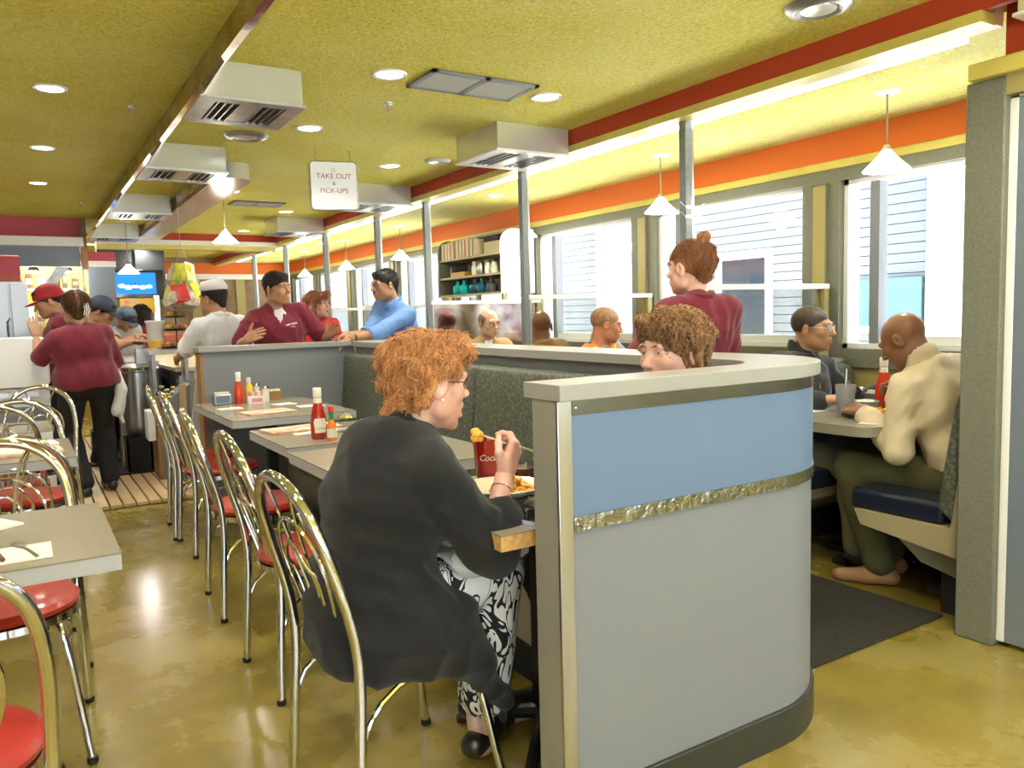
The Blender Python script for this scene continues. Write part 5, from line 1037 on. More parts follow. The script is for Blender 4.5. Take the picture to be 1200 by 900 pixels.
def hair_sdf(style, seed=0):
    S = SDF(); c0 = (0, -.018, .032)
    if style == 'crop':      # short man's hair
        S.ell((0, -.022, .044), (.085, .105, .090)); S.cone((0, -.07, -.02), (0, -.085, -.05), .045, .03, k=.03); S.cone((-.03, .062, .092), (.03, .062, .092), .020, k=.02)
        S.ell((0, .128, -.042), (.10, .082, .105), k=.012, sub=True); S.cut((0, .01, -.045), (0, .55, -.83)); 
        for sx in (-1, 1): S.ell((sx * .09, .004, -.045), (.035, .045, .045), k=.01, sub=True)
        S.disp(curl(seed, .0015, 120))
    elif style == 'buzz':
        S.ell((0, -.020, .036), (.0812, .101, .0865)); S.ell((0, .128, -.042), (.10, .080, .105), k=.012, sub=True); S.cut((0, .01, -.045), (0, .55, -.83))
        for sx in (-1, 1): S.ell((sx * .09, .004, -.045), (.035, .045, .045), k=.01, sub=True)
    elif style == 'rim':     # bald top, hair at sides and back
        S.ell((0, -.024, .030), (.083, .101, .083)); S.ell((0, .02, .12), (.074, .155, .10), k=.01, sub=True); S.ell((0, .120, -.035), (.10, .11, .13), k=.012, sub=True); S.cut((0, .01, -.045), (0, .55, -.83))
        for sx in (-1, 1): S.ell((sx * .09, .004, -.045), (.035, .045, .045), k=.01, sub=True)
    elif style == 'ginger':
        S.ell((0, -.030, .048), (.098, .112, .092)); S.cone((0, -.07, .0), (0, -.085, -.075), .062, .04, k=.03); S.ell((0, .045, .100), (.068, .055, .038), k=.02); S.cone((-.035, .080, .090), (.035, .082, .092), .022, k=.015); S.cone((0, .09, .088), (.0, .108, .066), .016, .008, k=.012)
        for sx in (-1, 1): S.cone((sx * .072, -.02, .035), (sx * .078, -.045, -.045), .028, .022, k=.02); S.cone((sx * .074, .02, .050), (sx * .072, .030, .030), .018, .010, k=.012)
        S.ell((0, .118, -.040), (.100, .088, .098), k=.012, sub=True)
        for sx in (-1, 1): S.ell((sx * .098, .004, -.022), (.040, .042, .050), k=.01, sub=True)
        S.disp(curl(seed, .007, 75)); S.disp(curl(seed + 5, .003, 160))
    elif style == 'curly':
        S.ell((0, -.030, .045), (.104, .115, .094)); S.cone((0, -.07, .0), (0, -.085, -.06), .07, .05, k=.03)
        S.cone((-.06, .055, .088), (.02, .075, .096), .028, .026, k=.02); S.cone((.02, .075, .096), (.068, .045, .062), .024, .018, k=.02); S.ell((-.03, .02, .11), (.05, .05, .03), k=.02)
        for sx in (-1, 1): S.cone((sx * .080, .0, .045), (sx * .085, -.015, -.045), .030, .026, k=.02)
        S.ell((0, .126, -.040), (.094, .090, .116), k=.012, sub=True)
        for sx in (-1, 1): S.ell((sx * .100, .012, -.040), (.026, .030, .040), k=.01, sub=True)
        S.disp(curl(seed, .010, 60)); S.disp(curl(seed + 5, .004, 140))
    elif style == 'bob':
        S.ell((0, -.028, .042), (.096, .110, .090)); S.cone((0, -.07, .0), (0, -.08, -.11), .07, .055, k=.03)
        for sx in (-1, 1): S.cone((sx * .075, .01, .045), (sx * .088, .0, -.08), .030, .034, k=.02)
        S.cone((-.03, .075, .095), (.05, .085, .075), .022, .016, k=.02)
        S.ell((0, .118, -.055), (.072, .080, .105), k=.012, sub=True); S.disp(curl(seed, .006, 70))
    elif style == 'pulled':
        S.ell((0, -.028, .040), (.086, .105, .088)); S.cone((0, -.07, .0), (0, -.075, -.05), .055, .03, k=.03); S.ell((0, .120, -.035), (.090, .078, .095), k=.012, sub=True); S.cut((0, .0, -.07), (0, .45, -.89))
        for sx in (-1, 1): S.ell((sx * .092, .006, -.040), (.028, .036, .040), k=.01, sub=True)
        S.disp(curl(seed, .0015, 110))
    return S
def locks(hair, n, L, rad, m_, parent, HR, H, off, seed=0, flow=(0, -.55, -.8), lift=.004, wild=.6, name='hair_locks'):
    me = hair.data; N_ = len(me.vertices); P = np.empty(N_ * 3, np.float32); me.vertices.foreach_get('co', P); P = P.reshape(-1, 3).astype(float); NN = np.empty(N_ * 3, np.float32); me.vertex_normals.foreach_get('vector', NN); NN = NN.reshape(-1, 3).astype(float)
    r_ = np.random.default_rng(seed); hl = (P + off - H) @ HR; ok = np.nonzero((NN @ HR[:, 2] > -.75) & ~((np.abs(hl[:, 0]) > .045) & (hl[:, 2] < .030) & (hl[:, 1] > -.050)))[0]; i = r_.choice(ok, min(n, len(ok)), replace=False); p = P[i]; nn = NN[i]; q = hl[i]
    fl = HR @ np.array(flow); side = HR @ np.array([1., 0, 0]); fr = HR @ np.array([0, 1., 0])
    d = fl[None, :] + r_.normal(size=p.shape) * wild * .5 + np.sign(q[:, :1]) * side * .35 + np.clip((q[:, 1:2] - .02) * 14, 0, 1.6) * fr
    d -= nn * (d * nn).sum(1, keepdims=True); d /= np.linalg.norm(d, axis=1, keepdims=True) + 1e-9; cu = np.cross(nn, d); w = r_.uniform(-1, 1, (len(p), 1)) * wild
    LL = L * r_.uniform(.5, 1.3, (len(p), 1)); pts = [p - nn * .002, p + d * LL * .33 + nn * lift, p + d * LL * .66 + nn * lift * 1.1 + cu * LL * w * .25, p + d * LL * .92 + nn * lift * .2 + cu * LL * w * .6]
    rr = [rad, rad * 1.15, rad * .9, rad * .2]; V = []
    for k in range(4):
        for a in range(3): ang = a * 2 * PI / 3; V.append(pts[k] + (nn * math.cos(ang) + cu * math.sin(ang) * 1.6) * rr[k])
    V = np.stack(V, 1).reshape(-1, 3); base = np.arange(len(p))[:, None] * 12; F_ = []
    for k in range(3):
        for a in range(3): b2 = (a + 1) % 3; F_.append(base + np.array([[k * 3 + a, k * 3 + b2, (k + 1) * 3 + b2, (k + 1) * 3 + a]]))
    o = mk(name, [(V, np.concatenate(F_))], m_, parent); o['kind'] = 'stuff'; return o
def person(label, pel, H, baz, haz=None, hp=0, hr=0, sex='m', size=1.0, girth=1.0, skin='skin_tan', vox=.011, hvox=.0055, arms=None, legs=None, hair=None, hairm='hair_black', shirt=None, trousers=('black_trousers', .0), shoes='black_leather', extra=None, open_=0, belly=0, seed=0, lipm='lips', hand_h=None, fat=0, headscale=1.0, bust=0, group=None):
    """pel: hip centre, H: head centre, baz/haz: body and head azimuth in degrees"""
    haz = baz if haz is None else haz; pel = np.array(pel, float); H = np.array(H, float); s = size; off = np.array([pel[0], pel[1], 0])
    ra = math.radians(haz); hf = np.array([math.cos(ra) * math.cos(math.radians(hp)), math.sin(ra) * math.cos(math.radians(hp)), math.sin(math.radians(hp))])
    hrt = unit(np.cross(hf, (0, 0, 1))); hup = np.cross(hrt, hf); cr, sr = math.cos(math.radians(hr)), math.sin(math.radians(hr)); hrt, hup = hrt * cr - hup * sr, hup * cr + hrt * sr
    HR = np.stack([hrt, hf, hup], 1)
    ba = math.radians(baz); fb0 = np.array([math.cos(ba), math.sin(ba), 0])
    nb = H - (HR @ np.array([0, .050, .075])) * headscale + np.array([0, 0, -.068]) * s - fb0 * .01
    up = unit(nb - pel); rt = unit(np.cross(fb0, up)); fw = np.cross(up, rt); TR = np.stack([rt, fw, up], 1); TL = np.linalg.norm(nb - pel)
    def T(x, y, z): return pel + TR @ np.array([x * s, y * s, 0]) + up * z * TL
    t = thing('person', label, 'person', tuple(off), 0, group)
    shw = (.172 if sex == 'm' else .152) * (.9 + .1 * girth); G_ = girth
    body = []; 
    torso = [('e', T(0, 0, .02), (.155 * G_ * s, .115 * G_ * s, .12 * s)), ('e', T(0, .005 + belly * .3, .28), (.142 * G_ * s, (.105 + belly * .5) * G_ * s, .14 * s)), ('e', T(0, .01 + belly, .20), (.13 * G_ * s, (.10 + belly) * G_ * s, .11 * s)), ('e', T(0, .005, .62), (.158 * G_ * s, .108 * G_ * s, .17 * s)), ('e', T(0, -.005, .82), (.165 * (.6 + .4 * G_) * s, .088 * s, .085 * s))]
    if bust:
        for sx in (-1, 1): torso.append(('e', T(sx * .075, .085, .62), (.062 * s, .055 * s, .062 * s)))
    shj = {sd: T(sx * shw, 0, .865) for sd, sx in (('L', -1), ('R', 1))}; hj = {sd: T(sx * .088 * (.7 + .3 * G_), 0, -.03) for sd, sx in (('L', -1), ('R', 1))}
    ncone = (nb - up * .02 * s, H + HR @ np.array([0, -.028, -.045]) * headscale, (.060 if sex == 'm' else .050) * s * (1 + fat * 6), (.056 if sex == 'm' else .047) * s * (1 + fat * 6))
    al = (.285 * s, .255 * s); ll = (.44 * s, .42 * s); limbs = {}
    arms = arms or {}; legs = legs or {}
    for sd, sx in (('L', -1), ('R', 1)):
        a = arms.get(sd) or {}
        w_ = a.get('w'); w_ = np.array(w_, float) if w_ is not None else shj[sd] + rt * sx * .07 + np.array([0, 0, -.52 * s]) + fb0 * .06
        el = np.array(a['e'], float) if 'e' in a else ik(shj[sd], w_, al[0], al[1], a.get('pole', -fb0 * .8 + rt * sx * .5 - np.array([0, 0, .5])))
        limbs['a' + sd] = (shj[sd], el, w_)
        l = legs.get(sd) or {}
        ft = np.array(l.get('f', hj[sd] * np.array([1, 1, 0]) + np.array([0, 0, 0]) + rt * sx * .02), float); an = ft + np.array([0, 0, .085]); kn = np.array(l['k'], float) if 'k' in l else ik(hj[sd], an, ll[0], ll[1], l.get('pole', fb0 + rt * sx * .15))
        limbs['l' + sd] = (hj[sd], kn, an); limbs['f' + sd] = np.array(l.get('toe', ft + fb0 * .16), float)
    aw = [.052, .040, .028] if sex == 'm' else [.046, .036, .025]; aw = [x * s * (.75 + .25 * G_) for x in aw]; lw = [x * s * (.7 + .3 * G_) for x in ((.085, .056, .040) if sex == 'm' else (.085, .054, .036))]
    def put_torso(S, o):
        for q in torso: S.ell(q[1], q[2], TR, k=.04, o=o)
        for sd in 'LR': S.cone(nb - up * .040 * s - fw * .01, shj[sd] + up * .002, .060 * s, .048 * s, k=.04, o=o)
        S.cone(ncone[0] - up * .03, ncone[0], ncone[2] * 1.1, ncone[2], k=.03, o=o * .5)
    def put_arm(S, sd, o, f0=0, f1=2, flare=0):
        a, e_, w_ = limbs['a' + sd]
        if f1 <= 1: b = a + (e_ - a) * f1; S.cone(a, b, aw[0] + .002, aw[0] + (aw[1] - aw[0]) * f1 + flare, k=.025, o=o)
        else:
            b = e_ + (w_ - e_) * (f1 - 1); S.cone(a, e_, aw[0] + .002, aw[1] + flare * .5, k=.025, o=o); S.cone(e_, b, aw[1] + flare * .5, aw[1] + (aw[2] - aw[1]) * (f1 - 1) + flare, k=.012, o=o)
    def put_leg(S, sd, o, f1=2, flare=0):
        a, k_, n_ = limbs['l' + sd]; e_ = k_ + (n_ - k_) * (f1 - 1); S.cone(a, k_, lw[0], lw[1] + flare * .3, k=.04, o=o); S.cone(k_, e_, lw[1] + flare * .3, lw[2] + flare, k=.015, o=o); S.ell(k_ + (n_ - k_) * .28 - fb0 * .012, (lw[1] * .95, lw[1] * .95, .10 * s), k=.03, o=o)
    # body: one mesh (torso, limbs, head, hands)
    S = SDF(); put_torso(S, -.006)
    for sd in 'LR': put_arm(S, sd, 0); put_leg(S, sd, -.004)
    S.cone(ncone[0], ncone[1], ncone[2], ncone[3], k=.02)
    for sd in 'LR': n_ = limbs['l' + sd][2]; S.cone(n_, n_ * np.array([1, 1, 0]) + (0, 0, .045), lw[2], .03, k=.02); S.cone(n_ * np.array([1, 1, 0]) + (0, 0, .04), limbs['f' + sd] * np.array([1, 1, 0]) + (0, 0, .03), .034, .024, k=.02)
    parts = [S.build(vox)]
    hs = head_sdf(sex, open_, fat); nk = HR.T @ ((ncone[0] - H) / headscale); nk1 = HR.T @ ((ncone[1] - H) / headscale); hs.cone(nk, nk1, ncone[2] / headscale, ncone[3] / headscale, k=.02)
    v, f = hs.build(hvox); parts.append(((v * headscale) @ HR.T + H, f))
    hh = hand_h or hvox * .85
    hsz = (1.0 if sex == 'm' else .9) * s
    for sd, sn in (('L', 1), ('R', -1)):
        a = arms.get(sd) or {}
        if a.get('none'): continue
        _, e_, w_ = limbs['a' + sd]; d = unit(a.get('d', w_ - e_)); pn = a.get('back', rt * (-1 if sd == 'L' else 1)); R = frame(d, pn)
        v, f = hand_mesh(sn, hh, a.get('c', (.3, .35, .25)), a.get('spread', 1), a.get('thumb', .3), a.get('pinch', False), hsz)
        parts.append((v @ R.T + w_ + d * .012, f))
    body = mk('body', parts, skin, t, off)
    def hp_(p): return tuple(HR @ (np.array(p) * headscale) + H - off)
    HM = Matrix.Translation(Vector(H - off)) @ Matrix([list(HR[0]) + [0], list(HR[1]) + [0], list(HR[2]) + [0], [0, 0, 0, 1]]) @ Matrix.Scale(headscale, 4)
    for sx in (-1, 1):
        g = G(); g.ell((sx * .031, .0745, .0095), (.0125, .0125, .0125), 14, 10, HM); eo = g.to('eye', 'eye_white', body); g = G(); g.ell((sx * .031, .0835, .0095), (.0058, .0042, .0058), 12, 6, HM); g.to('iris', 'iris', eo) if False else g.to('iris', 'iris', body)
        if sex != 'x': G().tube([(sx * .013, .0935, .0285), (sx * .028, .0965, .0320), (sx * .046, .084, .026)], [.0025, .0035, .0018], 6, T=HM).to('eyebrow', hairm if hair != 'bald' else 'hair_black', body)
    g = G(); g.tube([(-.021, .0955, -.0585), (-.010, .1015, -.0555), (0, .1015, -.0565), (.010, .1015, -.0555), (.021, .0955, -.0585)], [.002, .0042, .0036, .0042, .002], 8, T=HM); g.tube([(-.019, .0955, -.0625 - open_ * .6), (0, .1025, -.067 - open_), (.019, .0955, -.0625 - open_ * .6)], [.002, .0052, .002], 8, T=HM); g.to('lips', lipm, body)
    if open_ > .004: G().ell((0, .086, -.060 - open_ * .5), (.017, .010, .004 + open_ * .6), 12, 8, HM).to('mouth', 'mouth_dark', body)
    if hair and hair != 'bald':
        hv = hvox * (1 if vox > .009 else .9); v, f = hair_sdf(hair, seed).build(hv); ho = mk('hair', [((v * headscale) @ HR.T + H, f)], hairm, t, off)
        if hair in ('ginger', 'curly', 'bob', 'pulled', 'crop'):
            nl, Ll, rl, wl = dict(ginger=(4200, .034, .0011, .9), curly=(4200, .032, .0012, 1.5), bob=(1500, .05, .0016, .6), pulled=(1600, .045, .0011, .15), crop=(1100, .016, .0012, .4))[hair]
            locks(ho, nl, Ll, rl, hairm, t, HR, H, off, seed, flow=(0, -.9, .5) if hair == 'pulled' else (0, -.55, -.8), wild=wl, lift=.002 if hair in ('crop', 'pulled') else .006)
    # clothing
    if trousers:
        S = SDF(); 
        for q in torso[:1]: S.ell(q[1], q[2], TR, k=.04, o=.010)
        S.ell(T(0, 0, .10), (.145 * G_ * s, (.105 + belly * .8) * G_ * s, .08 * s), TR, k=.04, o=.006)
        for sd in 'LR': put_leg(S, sd, .012, trousers[2] if len(trousers) > 2 else 1.95, trousers[1])
        S.disp(wrinkle(seed + 3, .006 if vox > .009 else .005, 26)); mk('trousers', [S.build(vox)], trousers[0], t, off)
    if shoes:
        for sd in 'LR':
            n_ = limbs['l' + sd][2]; to_ = limbs['f' + sd]; d = unit((to_ - n_) * np.array([1, 1, 0])); b = n_ * np.array([1, 1, 0]); zf = n_[2] - .085; S = SDF(); lift = max(0, to_[2])
            S.cone(b - d * .045 + (0, 0, zf + .042), b + d * .06 + (0, 0, zf + .045), .038, .040); S.cone(b + d * .06 + (0, 0, zf * .6 + .036), b + d * .17 + (0, 0, lift + .032), .040, .030, k=.02); S.cut(b + (0, 0, zf + .004), np.array([0, 0, -1]) + d * ((zf - lift) / .17 if zf > .01 else 0) * -1)
            S.ell(b + (0, 0, zf + .115), (.034, .036, .04), k=.012, sub=True); mk('shoe', [S.build(max(.006, vox * .8))], shoes if isinstance(shoes, str) else shoes[0], t, off)
    ctx = dict(t=t, T=T, TR=TR, HR=HR, H=H, nb=nb, up=up, rt=rt, fw=fw, off=off, limbs=limbs, put_torso=put_torso, put_arm=put_arm, put_leg=put_leg, s=s, vox=vox, hvox=hvox, HM=HM, hp=hp_, body=body, shj=shj, ncone=ncone, aw=aw, torso=torso, TL=TL, hs=headscale, seed=seed)
    if shirt:
        kind, m_, sl = shirt[:3]; S = SDF(); put_torso(S, .010); hem = shirt[3] if len(shirt) > 3 else -.12
        if hem < 0: S.ell(T(0, 0, -.02), (.178 * G_ * s, .140 * G_ * s, .15 * s), TR, k=.04); S.ell(T(0, belly * .5, .16), (.165 * G_ * s, .130 * G_ * s, .13 * s), TR, k=.04)
        for sd in 'LR': put_arm(S, sd, .012 if sl < 1.2 else .012, f1=sl, flare=.014 if sl < 1 else .006)
        S.cut(T(0, 0, hem), -up)
        if kind in ('v', 'polo', 'jacket'): S.cone(nb + fw * .03 * s + up * .02, T(0, .14, .74), .045 * s, .012, k=.008, sub=True)
        elif kind == 'crew': S.ell(nb + fw * .02 + up * .012, (.075 * s, .07 * s, .03 * s), TR, k=.01, sub=True)
        elif kind == 'scoop': S.cone(nb + fw * .05 * s + up * .01, T(0, .14, .78), .065 * s, .03, k=.01, sub=True)
        # open sleeve ends
        for sd in 'LR':
            a, e_, w_ = limbs['a' + sd]
            if sl <= 1: b = a + (e_ - a) * sl; dd = unit(e_ - a)
            else: b = e_ + (w_ - e_) * (sl - 1); dd = unit(w_ - e_)
            S.cone(b + dd * .01, b + dd * .09, (aw[1] + .012) if sl <= 1 else aw[2] + .014, k=.004, sub=True) if sl < 1.9 else None
        S.disp(wrinkle(seed, .020 if vox < .0095 else .014, 22, (.6, .6, .6))); S.disp(wrinkle(seed + 40, .007, 42)); mk('shirt', [S.build(vox)], m_, t, off)
        if kind in ('polo', 'collar', 'jacket'):
            S = SDF(); n0 = nb - up * .012 * s; S.cone(n0, n0 + up * .040 * s - fw * .012, ncone[2] + .022, ncone[2] + .013, k=.01); S.cone(n0 - up * .02, n0 + up * .09, ncone[2] + .006, ncone[2] + .004, k=.003, sub=True)
            for sx in (-1, 1): S.cone(nb + rt * sx * .045 * s + fw * .045 * s - up * .0, nb + rt * sx * .052 * s + fw * .075 * s - up * .050 * s, .013, .008, k=.012)
            S.cone(nb + fw * .05 + up * .05, nb + fw * .14 - up * .03, .030, .022, k=.006, sub=True)
            S.cut(n0 + up * .048 * s, up); mk('collar', [S.build(min(vox, .007))], m_, t, off)
    if extra: extra(ctx)
    return ctx
def glasses(c, m_='brown_frame', half=False):
    HM = c['HM']; fr = G()
    for sx in (-1, 1):
        P = [(sx * .034 + .023 * math.cos(a), .104 - .010 * abs(math.cos(a)) * (1 if math.cos(a) * sx > 0 else .2), .003 + .015 * math.sin(a)) for a in np.linspace(0, 2 * PI, 18)[:-1]]
        fr.tube(P, .0016, 6, True, HM); fr.tube([(sx * .057, .095, .007), (sx * .078, .06, .010), (sx * .084, .0, .008), (sx * .084, -.02, -.012)], .0018, 6, T=HM)
    fr.tube([(-.012, .104, .006), (0, .107, .009), (.012, .104, .006)], .0015, 6, T=HM); o = fr.to('eyeglasses', m_, c['t'])
    for sx in (-1, 1):
        g = G(); P = [(sx * .034, .102, .003)] + [(sx * .034 + .022 * math.cos(a), .102, .003 + .014 * math.sin(a)) for a in np.linspace(0, 2 * PI, 17)[:-1]]
        g.add(P, [(0, 1 + i, 1 + (i + 1) % 16) for i in range(16)], HM); g.to('lens', 'pane', o)
def cap(c, m_, brim=True, seed=0):
    S = SDF(); S.ell((0, -.020, .046), (.097, .117, .102)); S.cut((0, 0, .028), (0, .18, -1)); v, f = S.build(c['hvox']); o = mk('cap', [((v * c['hs']) @ c['HR'].T + c['H'], f)], m_, c['t'], c['off'])
    if brim:
        S = SDF(); S.ell((0, .095, .030), (.068, .075, .010)); S.cut((0, .055, 0), (0, -1, 0)); v, f = S.build(c['hvox'] * .8); mk('cap_brim', [((v * c['hs']) @ c['HR'].T + c['H'], f)], m_, c['t'], c['off'])
    return o
# ============================================================ THE PEOPLE
V3 = lambda *a: np.array(a, float)
# --- woman in black cardigan, foreground
def woman1(c):
    t, T, up, rt, fw, off = c['t'], c['T'], c['up'], c['rt'], c['fw'], c['off']; L = c['limbs']
    S = SDF(); c['put_torso'](S, .022)
    for sd in 'LR': c['put_arm'](S, sd, .022, f1=1.30, flare=.018)
    S.ell(T(0, -.052, .79), (.172, .105, .13), c['TR'], k=.05); S.ell(T(0, -.050, .57), (.180, .125, .21), c['TR'], k=.06)
    S.ell((.775, 2.0, .57), (.145, .20, .14), k=.06); S.cone((.73, 1.90, .49), (.73, 2.12, .49), .085, .085, k=.06)
    S.cone((.82, 1.87, .52), (.93, 1.86, .51), .100, .075, k=.06); S.cone((.82, 2.12, .52), (.95, 2.12, .53), .10, .07, k=.05)
    S.cone((.86, 1.83, .47), (.98, 1.82, .37), .075, .05, k=.05); S.cone((.96, 1.82, .40), (1.10, 1.86, .20), .050, .022, k=.04); S.cone((.78, 1.83, .50), (.96, 1.82, .42), .07, .06, k=.05)
    S.cone((1.09, 1.865, .22), (1.115, 1.90, .13), .024, .014, k=.02)
    a, e_, w_ = L['aR']; S.cone(e_ + V3(-.03, 0, -.01), e_ + V3(.01, 0, -.045), .055, .045, k=.04)
    for sd in 'LR':
        a, e_, w_ = L['a' + sd]; d = unit(w_ - e_); b = e_ + (w_ - e_) * .30; S.cone(b + d * .03, b + d * .12, .050, .054, k=.004, sub=True)
    S.cone(c['nb'] + fw * .045 + up * .02, T(0, .16, .70), .045, .03, k=.01, sub=True); S.cone(T(0, .15, .72), T(0, .17, .15), .03, .05, k=.01, sub=True)
    
    for (a_, b_, r1, r2) in (((.86, 1.74, .82), (.97, 1.72, .75), .012, .016), ((.74, 1.835, .76), (.87, 1.80, .56), .014, .022), ((.68, 1.89, .80), (.76, 1.81, .52), .012, .020), ((.83, 1.80, .66), (.95, 1.79, .46), .012, .018), ((.72, 1.79, .60), (.92, 1.775, .40), .012, .018), ((.90, 1.80, .44), (1.06, 1.83, .26), .010, .012), ((1.0, 1.70, .70), (1.03, 1.72, .79), .010, .014), ((.95, 1.705, .72), (.99, 1.70, .80), .009, .012)):
        S.cone(a_, b_, r1, r2, k=.022)
    S.ell((.80, 1.825, .445), (.18, .062, .085), k=.05); S.ell((.63, 1.93, .46), (.05, .12, .09), k=.05)
    S.disp(wrinkle(11, .022, 20, (.8, .8, .8))); S.disp(wrinkle(4, .007, 30, (.6, .6, .8)))
    mk('cardigan', [S.build(.0065)], 'black_knit', t, off)
    S = SDF(); n0 = c['nb'] - up * .02; S.cone(n0 - rt * .0 - fw * .015, n0 + up * .035 - fw * .03, .082, .068, k=.01); S.cone(n0 - up * .03, n0 + up * .09, .060, .058, k=.003, sub=True); S.cone(c['nb'] + fw * .07 + up * .05, c['nb'] + fw * .14 - up * .05, .045, .05, k=.01, sub=True); mk('cardigan_collar', [S.build(.005)], 'black_knit', t, off)
    glasses(c); G().ell(c['hp']((.086, -.004, -.040)), (.0045, .0045, .0045), 10, 8).to('pearl_earring', 'white_gloss', t)
    a, e_, w_ = L['aR']; d = unit(w_ - e_); R = frame(d, (0, 0, 1)); cc = e_ + (w_ - e_) * .80 - off; P = [tuple(cc + R @ V3(.030 * math.cos(q), 0.008 * math.sin(q), .030 * math.sin(q))) for q in np.linspace(0, 2 * PI, 25)[:-1]]
    br = G().tube(P, .0013, 6, True).to('bracelet', 'gold', t)
    g = G(); hl = L['aL'][2] - off; g.tube([tuple(hl + V3(.055 + .009 * math.cos(q), -.028, .004 + .011 * math.sin(q))) for q in np.linspace(0, 2 * PI, 13)[:-1]], .002, 6, True); g.to('ring', 'brushed_steel', t)
    for sd in 'LR':
        n_ = L['l' + sd][2]; S = SDF(); S.cone(n_ + V3(0, 0, .04), n_ + V3(0, 0, -.05), .043, .036); mk('ankle_sock', [S.build(.007)], 'sock_pink', t, off)
mat('sock_pink', (.66, .48, .48), .9)
w1 = person('woman with short ginger hair and glasses in a black cardigan, eating with a fork', (.745, 1.995, .53), (.945, 1.95, 1.118), 2, 2, -6, 0, sex='f', skin='skin_fair', vox=.0075, hvox=.0033, open_=.018, hair='ginger', hairm='hair_ginger', size=1.0, girth=1.16, seed=2,
    arms={'R': dict(w=(1.085, 1.80, .862), e=(1.00, 1.735, .705), d=(.45, .10, .75), back=(.55, -.80, -.1), pinch=True), 'L': dict(w=(.94, 1.97, .69), pole=(-.3, .6, -.6), d=(.9, -.35, -.1), back=(.2, .1, 1), c=(.35, .3, .2))},
    legs={'R': dict(k=(1.11, 1.90, .57), f=(1.07, 1.95, .02), toe=(1.21, 2.04, .0)), 'L': dict(k=(1.14, 2.09, .56), f=(1.14, 2.06, .06), toe=(1.32, 2.05, .04))},
    trousers=('floral_print', .026, 1.78), shoes='black_leather', extra=woman1, lipm='lips', hand_h=.003, bust=0)
# fork in her hand with a piece of hash, napkin on her lap
pf = V3(1.19, 1.775, .915); ptip = V3(1.045, 1.845, .972); Rf = frame(ptip - pf, (0, 0, 1)); TM = Matrix.Translation(Vector(pf)) @ Matrix([list(Rf[0]) + [0], list(Rf[1]) + [0], list(Rf[2]) + [0], [0, 0, 0, 1]])
t = thing('fork', 'steel fork held up in the right hand of the woman in black', 'fork', (0, 0, 0)); fork(0, 0, 0, 0, '', 'brushed_steel', TM, t)
g = G(); 
for k in range(14): a = k * 2.4; g.ell((ptip[0] - .012 + .008 * math.cos(a), ptip[1] + .005 + .008 * math.sin(a), ptip[2] + .004 + .010 * math.sin(k * 1.3)), (.011, .010, .010), 8, 6)
tag(g.to('food_morsel', 'cheese_hash'), 'orange bite of hash on the raised fork', 'food')
S = SDF(); S.ell((1.015, 1.90, .655), (.105, .11, .013)); S.cone((.97, 1.81, .65), (1.05, 1.80, .625), .045, .03, k=.03); S.disp(wrinkle(9, .006, 40)); o = mk('napkin', [S.build(.006)], 'napkin_blue', None) if 'napkin_blue' in M else mk('napkin', [S.build(.006)], mat('napkin_blue', (.62, .70, .78), .85), None); tag(o, 'white paper napkin spread on the lap of the woman in black', 'napkin')
# --- woman opposite, behind the partition
w2 = person('woman with curly brown hair, only eyes and hair above the curved partition', (1.80, 1.93, .53), (1.755, 1.865, 1.165), 186, 184, -4, 0, sex='f', skin='skin_fair', vox=.010, hvox=.0036, hair='curly', hairm='hair_curl_brown', seed=8, shirt=('crew', 'grey_cloth', 1.9), legs={'R': dict(f=(1.48, 1.99, 0)), 'L': dict(f=(1.46, 1.83, 0))}, arms={'R': dict(w=(1.52, 1.98, .80), none=False), 'L': dict(w=(1.50, 1.80, .80))}, trousers=('black_trousers', .01))
# --- standing waitress with the bun
def bun(c):
    S = SDF(); S.ell((0, -.082, .118), (.036, .034, .034)); S.ell((.012, -.075, .145), (.022, .022, .020)); S.disp(curl(3, .006, 90)); v, f = S.build(.005); mk('hair_bun', [((v) @ c['HR'].T + c['H'], f)], 'hair_auburn', c['t'], c['off'])
    S = SDF(); S.ell((0, -.070, .100), (.034, .030, .014)); v, f = S.build(.005); mk('hair_tie', [((v) @ c['HR'].T + c['H'], f)], 'black_rubber', c['t'], c['off'])
person('standing waitress seen from behind, auburn hair in a bun, maroon shirt', (2.70, 2.72, .90), (2.645, 2.68, 1.49), 72, 100, -2, 0, sex='f', skin='skin_fair', vox=.009, hvox=.0042, hair='pulled', hairm='hair_auburn', seed=5, girth=1.06, size=.97, shirt=('collar', 'maroon_cloth', .95, -.2), extra=bun, arms={'R': dict(w=(2.95, 2.92, .98)), 'L': dict(w=(2.42, 2.98, .98))})
